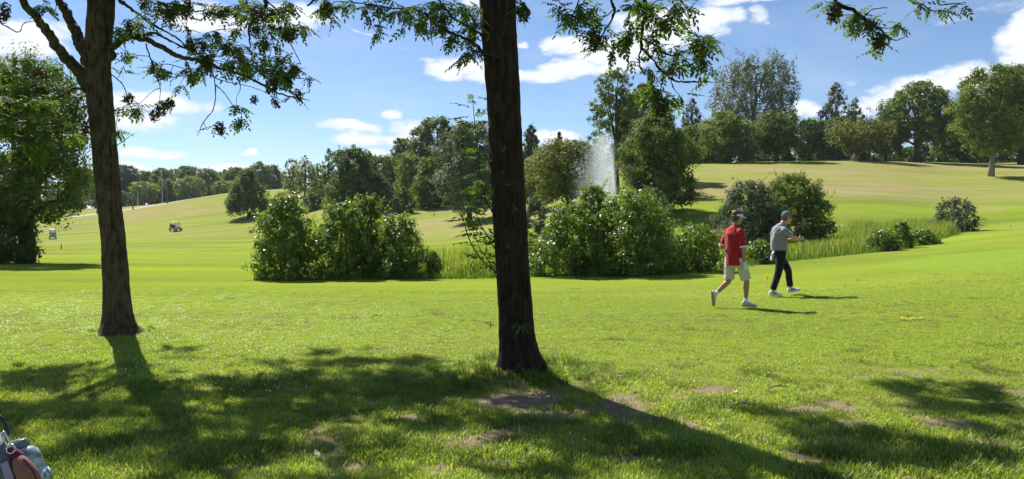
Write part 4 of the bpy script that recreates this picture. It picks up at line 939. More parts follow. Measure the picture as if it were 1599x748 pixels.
    tag(r, 'ash tree whose drooping leafy branch tip hangs into the top right corner', 'tree')
    q = lambda x, y, z: ('w', x, y, z)
    trunk = []; T0 = np.array([[bx[0], bx[1], base[2] - .1], [bx[0] - .05, bx[1], 2], [bx[0] - .1, bx[1] - .1, 4.5], [bx[0] - .3, bx[1] - .2, 7], [bx[0] - .3, bx[1] - .2, 9.5]])
    def inv(p, w):  # express a world point for the trunk list
        d = p[1]; return (CX + F * p[0] * (CP - 0) / d * 1.0, 0, w, d)
    br = [([q(bx[0] - .1, bx[1] - .1, 4.4), q(6.9, 9.2, 5.4), q(5.2, 8.2, 5.4), (1390, -110, 7.5), (1330, -50, D), (1305, 0, D), (1330, 15, D), (1350, 30, D), (1372, 45, D), (1385, 58, D), (1388, 70, D)], .034, .004),
          ([(1350, 26, D), (1362, 15, D), (1385, 12, D)], .006, .004), ([(1372, 45, D), (1395, 62, D), (1412, 58, D), (1418, 46, D)], .006, .003), ([(1366, 42, D), (1385, 44, D), (1400, 42, D)], .006, .003),
          ([q(5.2, 8.2, 5.4), (1500, -60, 7.6), (1420, -20, 7.4), (1424, 2, 7.3), (1442, 8, 7.3), (1456, 17, 7.3), (1466, 16, 7.3)], .02, .003), ([(1500, -60, 7.6), (1480, -20, 7.5), (1466, 5, 7.4), (1490, 6, 7.4), (1508, 4, 7.4)], .012, .003)]
    e = [(1304, 14, 8, 10), (1324, 24, 14, 9), (1348, 38, 14, 12), (1366, 32, 10, 6), (1374, 50, 12, 8), (1400, 40, 9, 7), (1372, 68, 10, 8), (1362, 80, 5, 4), (1334, 50, 8, 6), (1290, 4, 8, 4), (1386, 62, 6, 4),
         (1436, 10, 6, 5), (1455, 14, 8, 5), (1474, 18, 8, 3), (1504, 8, 7, 6), (1450, 2, 14, 3)]
    rng = np.random.default_rng(43)
    hand_tree3(r, base, T0, br, [(a, b, c, d_, D) for a, b, c, d_ in e], SHADE_CLUSTERS[own == 2], q)
def hand_tree3(r, base, T0, br, e, up, q):
    # reuse hand_tree with a trunk given in world space
    global unproj
    old = unproj
    def un2(*a):
        if a[0] == 'W': return np.array(a[1])
        return old(*a)
    trunk = [(0, 0, w * F / 10.0, 10.0) for w in (.24, .2, .17, .12, .06)]
    pts = iter(T0)
    class _P: pass
    state = {'k': 0}
    def un3(a, b, d):
        if a == 0 and b == 0 and state['k'] < len(T0): state['k'] += 1; return T0[state['k'] - 1]
        return old(a, b, d)
    globals()['unproj'] = un3
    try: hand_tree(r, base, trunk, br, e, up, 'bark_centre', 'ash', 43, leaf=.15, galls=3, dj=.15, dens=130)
    finally: globals()['unproj'] = old
foreground_trees()

def shoots():
    """water shoots growing from the centre trunk, and the sprout near its foot"""
    rng = np.random.default_rng(17); root = empty('water_shoots', (CTR[0], CTR[1] + .1, 1.0)); O = np.array([CTR[0], CTR[1] + .1, 1.0])
    tag(root, 'thin young shoots with bright leaves growing out of the left side of the middle trunk', 'shoots')
    D = 8.15
    lines = [([(776, 345, D), (755, 300, D), (746, 240, D), (741, 190, D), (738, 150, D)], .009, 18), ([(780, 430, D), (752, 405, D), (732, 372, D), (722, 335, D), (716, 318, D)], .009, 12),
             ([(780, 400, D), (762, 370, D), (745, 340, D), (742, 318, D)], .007, 9), ([(778, 440, D), (765, 410, D), (750, 390, D), (742, 365, D)], .006, 8), ([(778, 320, D), (762, 300, D), (748, 292, D)], .006, 7), ([(780, 380, D), (765, 372, D), (752, 356, D)], .006, 6),
             ([(778, 270, D), (765, 255, D), (757, 240, D)], .005, 4)]
    for pts, r0, n in lines:
        P, R = catmull([unproj(*p) for p in pts], np.linspace(r0, .003, len(pts)), 6); b = MB(); add_tube(b, P - O, R, 6); b.build('stem', M['bark_left'], root)
        n = int(n * 1.7)
        for k in range(n):
            t = .15 + .85 * k / max(1, n - 1); p = P[int(t * (len(P) - 1))]; a = k * 2.4 + rng.uniform(-.4, .4)
            d = np.array([[math.cos(a), .7 * math.sin(a), .25 + rng.uniform(-.3, .2)]]); Mx = frame_mats(p[None], d, rng, np.array([rng.uniform(.16, .27)]))[0]
            ob = bpy.data.objects.new('leaf', leaf_mesh(k % 6, 'ash_bright')); COL.objects.link(ob); ob.parent = root; ob.matrix_local = Matrix([[*Mx[r_], p[r_] - O[r_]] for r_ in range(3)] + [[0, 0, 0, 1]])
    for (px, py, lab, n, s) in ((814, 512, 'bright green sprout of leaves on the front of the middle trunk near its foot', 9, .085), (766, 510, 'tiny pair of yellow green leaves sticking out left of the middle trunk foot', 3, .06)):
        p0 = unproj(px, py, 7.80 if px > 790 else 8.0); root2 = empty('leaf_sprout', p0); tag(root2, lab, 'sprout')
        b = MB(); add_tube(b, [np.array([0, .12 if px > 790 else .05, -.02]), np.array([0, .03, 0]), np.array([0, -.01, .05])], [.006, .005, .003], 5); b.build('stem', M['bark_left'], root2)
        for k in range(n):
            a = k * 2.4; d = np.array([[math.cos(a), -.5 + .4 * math.sin(a), .4 * math.sin(k * 1.7)]]); Mx = frame_mats(p0[None], d, rng, np.array([s * rng.uniform(.8, 1.5)]))[0]
            ob = bpy.data.objects.new('leaf', leaf_mesh(k % 6, 'ash_bright')); COL.objects.link(ob); ob.parent = root2
            ob.matrix_local = Matrix([[*Mx[r_], (0, -.01, .03)[r_]] for r_ in range(3)] + [[0, 0, 0, 1]])
shoots()

# ------------------------------------------------------------------ lawn grass near the camera
def tuft_mesh(seed, n=34, h=(.018, .042), rad=.085, w=.0042, mat='lawn', bend=.9):
    rng = np.random.default_rng(seed); a = rng.uniform(0, 6.28, n); r = rad * np.sqrt(rng.uniform(0, 1, n)); mb = MB()
    blades(mb, r * np.cos(a), r * np.sin(a), np.full(n, -.004), rng.uniform(h[0], h[1], n), w, rng, bend, 2)
    return mb.mesh('grass_tuft', LM[mat], False, True)
LM['lawn_deep'] = leaf_mat('deep_lawn_blade', (.075, .135, .016), (.20, .27, .045), .42, (1.5, 1.5, .6), .45, .3, .05)
LM['lawn'] = leaf_mat('lawn_blade', (.165, .235, .026), (.42, .50, .105), .45, (1.5, 1.5, .6), .45, .3, .05)
LM['straw'] = leaf_mat('straw_blade', (.20, .17, .07), (.34, .30, .13), .3)

def instanced(name, label, variants, P, scale, seed, cat='grass', pick=None, zscale=None):
    rng = np.random.default_rng(seed); n = len(P); me = bpy.data.meshes.new(name + '_points'); me.vertices.add(n); me.vertices.foreach_set('co', P.astype(np.float32).ravel())
    a = me.attributes.new('scl', 'FLOAT', 'POINT'); a.data.foreach_set('value', scale.astype(np.float32))
    a = me.attributes.new('sclz', 'FLOAT', 'POINT'); a.data.foreach_set('value', (scale if zscale is None else zscale).astype(np.float32))
    a = me.attributes.new('rotz', 'FLOAT', 'POINT'); a.data.foreach_set('value', rng.uniform(0, 6.28, n).astype(np.float32))
    a = me.attributes.new('pick', 'INT', 'POINT'); a.data.foreach_set('value', (rng.integers(0, len(variants), n) if pick is None else pick).astype(np.int32))
    o = bpy.data.objects.new(name, me); COL.objects.link(o); me.update()
    ng = bpy.data.node_groups.new(name + '_nodes', 'GeometryNodeTree'); ng.interface.new_socket('Geometry', in_out='INPUT', socket_type='NodeSocketGeometry'); ng.interface.new_socket('Geometry', in_out='OUTPUT', socket_type='NodeSocketGeometry')
    N = ng.nodes; L = ng.links; gi = N.new('NodeGroupInput'); go = N.new('NodeGroupOutput'); m2p = N.new('GeometryNodeMeshToPoints'); L.new(gi.outputs[0], m2p.inputs[0])
    iop = N.new('GeometryNodeInstanceOnPoints'); L.new(m2p.outputs[0], iop.inputs['Points']); g2i = N.new('GeometryNodeGeometryToInstance')
    for v in variants[::-1]:
        src = bpy.data.objects.new(name + '_source', v); oi = N.new('GeometryNodeObjectInfo'); oi.inputs['Object'].default_value = src; L.new(oi.outputs['Geometry'], g2i.inputs[0])
    L.new(g2i.outputs[0], iop.inputs['Instance']); iop.inputs['Pick Instance'].default_value = True
    def at(nm, ty):
        x = N.new('GeometryNodeInputNamedAttribute'); x.data_type = ty; x.inputs['Name'].default_value = nm; return x.outputs['Attribute']
    L.new(at('pick', 'INT'), iop.inputs['Instance Index']); cmb = N.new('ShaderNodeCombineXYZ'); L.new(at('rotz', 'FLOAT'), cmb.inputs[2]); L.new(cmb.outputs[0], iop.inputs['Rotation'])
    cs = N.new('ShaderNodeCombineXYZ'); sx = at('scl', 'FLOAT'); L.new(sx, cs.inputs[0]); L.new(sx, cs.inputs[1]); L.new(at('sclz', 'FLOAT'), cs.inputs[2]); L.new(cs.outputs[0], iop.inputs['Scale']); L.new(iop.outputs[0], go.inputs[0])
    md = o.modifiers.new('grass', 'NODES'); md.node_group = ng
    return tag(o, label, cat, kind='stuff')

def lawn():
    rng = np.random.default_rng(8); pts = []; sc = []
    for (y0, y1, rho, s) in ((3.6, 7, 270, .95), (7, 11, 210, 1.0), (11, 19, 110, 1.1)):
        A = (y1 ** 2 - y0 ** 2) * .74 + 1.2 * (y1 - y0); n = int(A * rho); y = np.sqrt(rng.uniform(y0 ** 2, y1 ** 2, n)); x = rng.uniform(-1, 1, n) * (.74 * y + .6)
        k = (rng.uniform(0, 1, n) > soil_mask(x, y) * 1.15) & (rng.uniform(0, 1, n) > sstep(11, 19, y)) & (rng.uniform(0, 1, n) < .38 + .62 * np.maximum(sstep(.36, .58, fbm(x, y, .22, 66, 3)), sstep(9, 12, y))); x, y = x[k], y[k]
        thick = fbm(x, y, .5, 33, 3); pts.append(np.stack([x, y, H(x, y)], -1)); sc.append(s * (.55 + 1.0 * thick) * rng.uniform(.75, 1.25, len(x)) * (1.0 + .35 * sstep(7, 5, y)))
    P = np.concatenate(pts); S = np.concatenate(sc); ZS = S * (1 - .5 * sstep(6.5, 12, P[:, 1]))
    instanced('lawn_grass', 'short grass blades of the lawn in front of the trees and golfers', [tuft_mesh(i) for i in range(4)] + [tuft_mesh(5 + i, 40, (.022, .052), .085, .0042, 'lawn_deep', .8) for i in range(3)], P, S, 1, zscale=ZS,
              pick=np.where(fbm(P[:, 0], P[:, 1], .45, 55, 4) + rng.uniform(-.12, .12, len(P)) > .56 + .25 * sstep(7, 10, P[:, 1]), 4 + rng.integers(0, 3, len(P)), rng.integers(0, 4, len(P))))
    n = 5200; y = np.sqrt(rng.uniform(14, 170, n)); x = rng.uniform(-1, 1, n) * (.74 * y + .5); k = fbm(x, y, .7, 88, 3) + rng.uniform(-.15, .15, n) > .47; x, y = x[k], y[k]; n = len(x)
    instanced('dry_grass', 'scattered straw coloured dry blades among the lawn', [tuft_mesh(20 + i, 16, (.02, .05), .07, .004, 'straw', 1.4) for i in range(3)], np.stack([x, y, H(x, y)], -1), rng.uniform(.6, 1.3, n), 2)
    # longer tufts round the trunks
    L = []
    for (cx, cy, r0, r1, m) in ((CTR[0], CTR[1] - .12, .28, .85, 120), (LFT[0], LFT[1], .16, .36, 34)):
        a = rng.uniform(0, 6.28, m); r = rng.uniform(r0, r1, m); L.append(np.stack([cx + r * np.cos(a) * 1.25, cy + r * np.sin(a), np.zeros(m)], -1))
    n = 260; y = rng.uniform(4, 9, n); x = rng.uniform(-1, 1, n) * .7 * y; k = fbm(x, y, .8, 71, 3) > .52; L.append(np.stack([x[k], y[k], 0 * x[k]], -1))
    P = np.concatenate(L); P[:, 2] = H(P[:, 0], P[:, 1]); k = rng.uniform(0, 1, len(P)) > soil_mask(P[:, 0], P[:, 1]) * .8; P = P[k]
    d = np.minimum(np.hypot(P[:, 0] - CTR[0], P[:, 1] - CTR[1]), np.hypot(P[:, 0] - LFT[0], P[:, 1] - LFT[1])); S = np.where(P[:, 0] < -4, rng.uniform(.3, .6, len(P)), np.where(d < .9, rng.uniform(.6, 1.25, len(P)), rng.uniform(.35, .55, len(P))))
    instanced('long_grass_tufts', 'long uncut grass tufts around the feet of the near trunks', [tuft_mesh(40 + i, 30, (.05, .14), .05, .005, 'tuft', .9) for i in range(4)], P, S, 3)
    # white clover blossoms
    mb = MB(); cl = NT('clover_white'); cl.done(cl.bsdf((.70, .68, .52), .7, .2)); n = 150
    for i in range(n):
        if i < 120: px, py = rng.normal(400, 90), rng.normal(588, 16)
        else: px, py = rng.uniform(200, 1550), rng.uniform(560, 730)
        if i % 3 == 0: px = rng.normal(265, 50); py = rng.normal(575, 14)
        g = ground_hit(px, max(530, py), 2, 30); add_tube(mb, [g + [0, 0, .018], g + [0, 0, .028], g + [0, 0, .036]], [.004, .0085, .003], 5)
    tag(mb.build('clover_blossoms', cl.m), 'tiny white clover blossoms dotted through the near lawn', 'flowers', kind='stuff')
lawn()

# ------------------------------------------------------------------ people
def remeshed(mb, name, mat, parent, voxel=.007, smooth=4, dec=None):
    o = mb.build('tmp_' + name, mat, None); 
    md = o.modifiers.new('r', 'REMESH'); md.mode = 'VOXEL'; md.voxel_size = voxel
    if smooth: s = o.modifiers.new('s', 'SMOOTH'); s.iterations = smooth; s.factor = .5
    if dec: d = o.modifiers.new('d', 'DECIMATE'); d.ratio = dec
    dg = bpy.context.evaluated_depsgraph_get(); me = bpy.data.meshes.new_from_object(o.evaluated_get(dg)); me.name = name
    bpy.data.objects.remove(o); me.materials.clear(); me.materials.append(mat)
    me.polygons.foreach_set('use_smooth', np.ones(len(me.polygons), bool))
    o = bpy.data.objects.new(name, me); COL.objects.link(o); o.parent = parent; return o

def limb(mb, pts, rads, side=(0, 1, 0), k=16, n=5):
    P, R = catmull(pts, np.array([r if np.isscalar(r) else r[0] for r in rads]), n); _, R2 = catmull(pts, np.array([r if np.isscalar(r) else r[1] for r in rads]), n)
    add_loft(mb, [(P[i], R[i], R2[i]) for i in range(len(P))], side, k)

def nrm(v): v = np.asarray(v, float); return v / (np.linalg.norm(v) + 1e-9)

def hand(mb, wrist, d, palm, thumb_side, curl=.5, grow=0.0, sc=1.0, spread=1.0):
    """d: towards the fingers, palm: direction the palm faces, thumb_side: direction to the thumb"""
    d = nrm(d); palm = nrm(palm - d * np.dot(palm, d)); s = nrm(thumb_side - d * np.dot(thumb_side, d) - palm * np.dot(thumb_side, palm)); w = np.asarray(wrist, float)
    add_loft(mb, [(w - d * .015, .024 + grow, .018 + grow), (w + d * .02 * sc, .030 + grow, .017 + grow), (w + d * .055 * sc, .040 + grow, .016 + grow), (w + d * .085 * sc, .041 + grow, .013 + grow), (w + d * .096 * sc, .030 + grow, .008 + grow)], s, 12)
    for i, (off, ln) in enumerate(((.030, .070), (.010, .078), (-.011, .073), (-.031, .058))):
        p = w + d * .088 * sc + s * off; dd = nrm(d + s * off * 1.5 * spread); pts = [p - d * .012, p]; c = curl * (.8 + .12 * i)
        for j, f in enumerate((.42, .32, .26)):
            ang = c * (1.0 + .35 * j); ax = math.cos(ang); dd = nrm(dd * math.cos(c * .9) + palm * math.sin(c * .9)); pts.append(pts[-1] + dd * ln * f * sc)
        add_tube(mb, catmull(pts, [.0095 + grow, .0092 + grow, .0085 + grow, .0078 + grow, .0065 + grow], 3)[0], catmull(pts, [.0095 + grow, .0092 + grow, .0085 + grow, .0078 + grow, .0065 + grow], 3)[1], 8)
    p = w + d * .028 * sc + s * .026; t = nrm(s * .75 + d * .65 + palm * .25); q = [p - s * .012, p + t * .022, p + t * .045 + d * .004, p + t * .055 + d * .022 + palm * .004]
    P_, R_ = catmull(q, [.013 + grow, .012 + grow, .010 + grow, .008 + grow], 4); add_tube(mb, P_, R_, 8)

def head(mb, c, f, up, sc=1.0):
    """c: centre of the skull, f: where the face looks"""
    f = nrm(f); up = nrm(up - f * np.dot(up, f)); s = np.cross(up, f); c = np.asarray(c, float)
    def P(a, b, z): return c + f * a * sc + s * b * sc + up * z * sc
    add_loft(mb, [(P(.0, 0, .122), .018, .022), (P(-.005, 0, .112), .048, .060), (P(-.008, 0, .085), .068, .086), (P(-.008, 0, .045), .076, .097), (P(-.002, 0, .0), .074, .095), (P(.008, 0, -.035), .066, .083), (P(.016, 0, -.065), .056, .072), (P(.026, 0, -.095), .042, .056), (P(.034, 0, -.113), .022, .034)], s, 20)
    add_loft(mb, [(P(.086, 0, .022), .007, .010), (P(.098, 0, .0), .010, .014), (P(.108, 0, -.022), .016, .016), (P(.094, 0, -.035), .012, .012)], s, 10)     # nose
    add_loft(mb, [(P(.085, -.020, -.058), .004, .004), (P(.094, 0, -.057), .006, .007), (P(.085, .020, -.058), .004, .004)], up, 8)       # lips
    add_loft(mb, [(P(.075, 0, -.098), .020, .012), (P(.083, 0, -.092), .018, .012), (P(.086, 0, -.086), .010, .006)], s, 8)              # chin
    add_loft(mb, [(P(.078, -.045, .034), .006, .008), (P(.092, -.02, .036), .008, .009), (P(.094, 0, .034), .007, .008), (P(.092, .02, .036), .008, .009), (P(.078, .045, .034), .006, .008)], up, 8)   # brow
    for e in (-1, 1):
        add_loft(mb, [(P(-.012, e * .074, -.028), .006, .007), (P(-.018, e * .082, -.008), .008, .012), (P(-.020, e * .085, .016), .009, .017), (P(-.014, e * .080, .028), .005, .010)], s * e, 8)
    return P

def face_parts(P, root, hairm, eyem):
    for e in (-1, 1):
        b = MB(); p = P(.081, e * .031, .012); add_tube(b, [p - np.array([0, 0, .008]), p - np.array([0, 0, .004]), p + np.array([0, 0, .004]), p + np.array([0, 0, .008])], [.003, .010, .010, .003], 8); b.build('eye', eyem, root)

def shoe(root, ankle, toe_dir, up, L=.285, upper=None, sole=None, stripe=None, name='shoe'):
    """ankle: joint centre"""
    u = nrm(toe_dir); w = nrm(np.asarray(up, float) - u * np.dot(up, u)); s = np.cross(w, u); a = np.asarray(ankle, float) - w * .085
    def P(x, y, z): return a + u * x + s * y + w * z
    mb = MB(); back = -.075
    prof = [(back, .020, .020, .050), (back + .02, .034, .042, .052), (back + .07, .038, .052, .056), (back + .13, .042, .043, .048), (back + .19, .047, .033, .038), (back + .24, .044, .026, .031), (back + .272, .030, .018, .025), (back + .283, .012, .010, .020)]
    add_loft(mb, [(P(x, 0, z), a_, b_) for x, a_, b_, z in prof], s, 16)
    add_loft(mb, [(P(-.012, 0, .06), .036, .045), (P(-.010, 0, .095), .036, .043), (P(-.010, 0, .108), .034, .040)], s, 14)
    o = remeshed(mb, name, upper, root, .006, 3)
    sb = MB(); n = 26; ring = []
    for i in range(n):
        t = i / n * 2 * math.pi; x = .5 * (1 - math.cos(t)) ; wd = (.036 + .014 * math.sin(math.pi * min(1, x * 1.0)) + .006 * x) * math.sin(t) ** 1 if True else 0
        ring.append((back - .006 + x * (L + .01), math.copysign(abs(math.sin(t)) ** .6, math.sin(t)) * (.037 + .012 * x)))
    V = []
    for z, g in ((.0, -.004), (.004, 0), (.020, .001), (.026, -.002)):
        for (x, y) in ring: V.append(P(x + (.0 if z > .003 else 0), y * (1 + g * 15), z + (.012 * max(0, (x - .14) / .1) ** 2 if z < .021 else .010 * max(0, (x - .14) / .1) ** 2)))
    Q = [(r * n + j, r * n + (j + 1) % n, (r + 1) * n + (j + 1) % n, (r + 1) * n + j) for r in range(3) for j in range(n)]
    c0 = len(V); V.append(P(.06, 0, .0)); V.append(P(.06, 0, .026)); T = [(c0, (j + 1) % n, j) for j in range(n)] + [(c0 + 1, 3 * n + j, 3 * n + (j + 1) % n) for j in range(n)]
    base = sb.n; sb.add(np.array(V), np.array(Q)); sb.f.append(np.array(T)); sb.m.append(np.zeros(len(T), int)); sb.build('sole', sole, o)
    lb = MB()
    for i in range(4): x = .03 + i * .02; add_tube(lb, [P(x, -.022, .093 - i * .010), P(x + .003, 0, .101 - i * .010), P(x, .022, .093 - i * .010)], .003, 5)
    lb.build('laces', stripe or sole, o)
    if stripe is not None:
        for e in (-1, 1):
            for i in range(3):
                st = MB(); x = -.012 + i * .028; add_tube(st, [P(x + .028, e * .036, .078 - i * .008), P(x + .012, e * .047, .055 - i * .004), P(x - .002, e * .050, .030)], .0055, 5); st.build('stripe', stripe, o)
    return o

skin_a = simple('skin_tanned', (.36, .19, .115), .55, .35, nscale=60, var=.08); skin_b = simple('skin_light', (.50, .28, .19), .55, .35, nscale=60, var=.08)
hair_m = simple('dark_hair', (.070, .048, .036), .6, .3, nscale=150, var=.4, bump=.5); hair_g = simple('short_grey_hair', (.10, .085, .075), .7, .3, nscale=150, var=.4)
def cloth(name, col, folds=9.0, var=.10):
    t = NT(name); n = t.noise(folds, 3, .5, stretch=(1, 1, .5)); w = t.noise(420, 2); c = t.mix(t.rng(w, .3, .7), tuple(v * (1 - var) for v in col), tuple(min(1, v * (1 + var)) for v in col))
    return t.done(t.bsdf(c, .85, .15, 0, n, 1.0, .12, .15))
red_c = cloth('red_polo', (.36, .014, .022)); khaki = cloth('cream_shorts', (.56, .52, .41)); grey_c = cloth('grey_polo', (.22, .23, .25)); black_c = cloth('black_trousers', (.012, .012, .015))
white_c = simple('white_fabric', (.74, .74, .74), .8, .2); whiteshoe = simple('white_shoe', (.66, .67, .68), .6, .3); greyshoe = simple('grey_white_shoe', (.42, .46, .50), .6, .3)
tan_sole = simple('tan_sole', (.36, .20, .10), .7, .3); black_p = simple('black_plastic', (.02, .02, .022), .45, .4); eye_m = simple('eye', (.03, .025, .02), .2, .5)
cap_c = cloth('grey_cap', (.20, .21, .22), 30); steel = simple('steel', (.6, .6, .6), .25, .5, 1.0); rubber = simple('grip_rubber', (.30, .13, .06), .7, .3); glove_c = simple('glove_leather', (.60, .60, .60), .6, .3)

def person(name_label, loc, joints, cfg):
    root = empty('person', loc); tag(root, name_label, 'person')
    J = {k: np.array(v, float) for k, v in joints.items()}; f = nrm([math.cos(cfg['yaw']), math.sin(cfg['yaw']), 0]); l = np.array([-f[1], f[0], 0.0]); up = np.array([0, 0, 1.0])
    b = MB()
    # torso and neck (slightly inside the clothes), tracks the same spine
    sp = cfg['spine']                                   # list (centre, half width, half depth)
    add_loft(b, [(np.array(c), a * .86, d * .84) for c, a, d in sp], l, 20)
    hf = nrm([math.cos(cfg['look']), math.sin(cfg['look']), -.08]); 
    limb(b, [J['neck'] - [0, 0, .04], J['neck'] + [0, 0, .02], J['head'] - hf * .015 - [0, 0, .05]], [(.064, .064), (.058, .060), (.056, .060)], l)
    P = head(b, J['head'], hf, up)
    for s in ('n', 'f'):
        sh, el, wr = J['sh_' + s], J['el_' + s], J['wr_' + s]
        limb(b, [sh, sh * .6 + el * .4, el, el * .65 + wr * .35, wr], [.050, .047, .038, .040, .026], nrm(np.cross(wr - sh, l) + [0.01, 0.02, 0]))
        h = cfg['hand_' + s]; hand(b, wr, h[0], h[1], h[2], h[3])
        hp, kn, an = J['hp_' + s], J['kn_' + s], J['an_' + s]
        limb(b, [hp, hp * .5 + kn * .5, kn, kn * .68 + an * .32, an * .8 + kn * .2, an], [.082, .070, .050, .054, .036, .036], l)
        td = nrm(cfg['toe_' + s]); limb(b, [an, an + td * .05 - nrm(cfg['up_' + s]) * .04, an + td * .13 - nrm(cfg['up_' + s]) * .05], [.036, .034, .028], l, n=3)
    remeshed(b, 'body', cfg['skin'], root, .0062, 2)
    face_parts(P, root, cfg['hair'], eye_m)
    # shirt
    m = MB(); add_loft(m, [(np.array(c), a, d) for c, a, d in cfg['shirt']], l, 28)
    for s in ('n', 'f'):
        sh, el = J['sh_' + s], J['el_' + s]; t = cfg['sleeve_' + s]; e2 = sh + (el - sh) * t
        inw = (np.array(cfg['shirt'][-3][0]) - sh); limb(m, [sh + inw * .5, sh, sh * .5 + e2 * .5, e2], [.066, .066, .062, .064], l)
    shirt = remeshed(m, 'shirt', cfg['shirt_m'], root, .008, 5)
    cb = MB(); nk = J['neck']; add_loft(cb, [(nk - [0, 0, .035] , .080, .078), (nk - [0, 0, .005] - f * .008, .070, .072), (nk + [0, 0, .022] - f * .014, .066, .068)], l, 20); cb.build('collar', cfg.get('collar_m', cfg['shirt_m']), shirt)
    if cfg.get('trim'):
        for s in ('n', 'f'):
            sh, el = J['sh_' + s], J['el_' + s]; t = cfg['sleeve_' + s]; d = nrm(el - sh); e2 = sh + (el - sh) * t; cb = MB(); limb(cb, [e2 - d * .012, e2 + d * .012], [.0665, .0665], l); cb.build('sleeve_trim', white_c, shirt)
    # trousers or shorts
    m = MB(); add_loft(m, [(np.array(c), a, d) for c, a, d in cfg['pelvis']], l, 24)
    for s in ('n', 'f'):
        hp, kn, an = J['hp_' + s], J['kn_' + s], J['an_' + s]
        if cfg['shorts']:
            e = kn + (hp - kn) * .06; limb(m, [hp + [0, 0, .03], hp * .5 + kn * .5, e], [(.105, .108), (.100, .100), (.098, .096)], l)
        else:
            e = an + (kn - an) * .10; limb(m, [hp + [0, 0, .03], hp * .55 + kn * .45, kn, kn * .55 + an * .45, e], [(.105, .105), .092, .072, .068, .064], l)
    remeshed(m, 'shorts' if cfg['shorts'] else 'trousers', cfg['legs_m'], root, .008, 4)
    for s in ('n', 'f'): shoe(root, J['an_' + s], cfg['toe_' + s], cfg['up_' + s], upper=cfg['shoe_m'], sole=cfg['sole_m'], stripe=cfg.get('stripe'))
    if cfg['shorts']:
        for s in ('n', 'f'):
            an, kn = J['an_' + s], J['kn_' + s]; d = nrm(kn - an); sb = MB(); limb(sb, [an, an + d * .035, an + d * .07], [.040, .038, .039], l); sb.build('sock', white_c, root)
    return root, P, f, l, hf, J

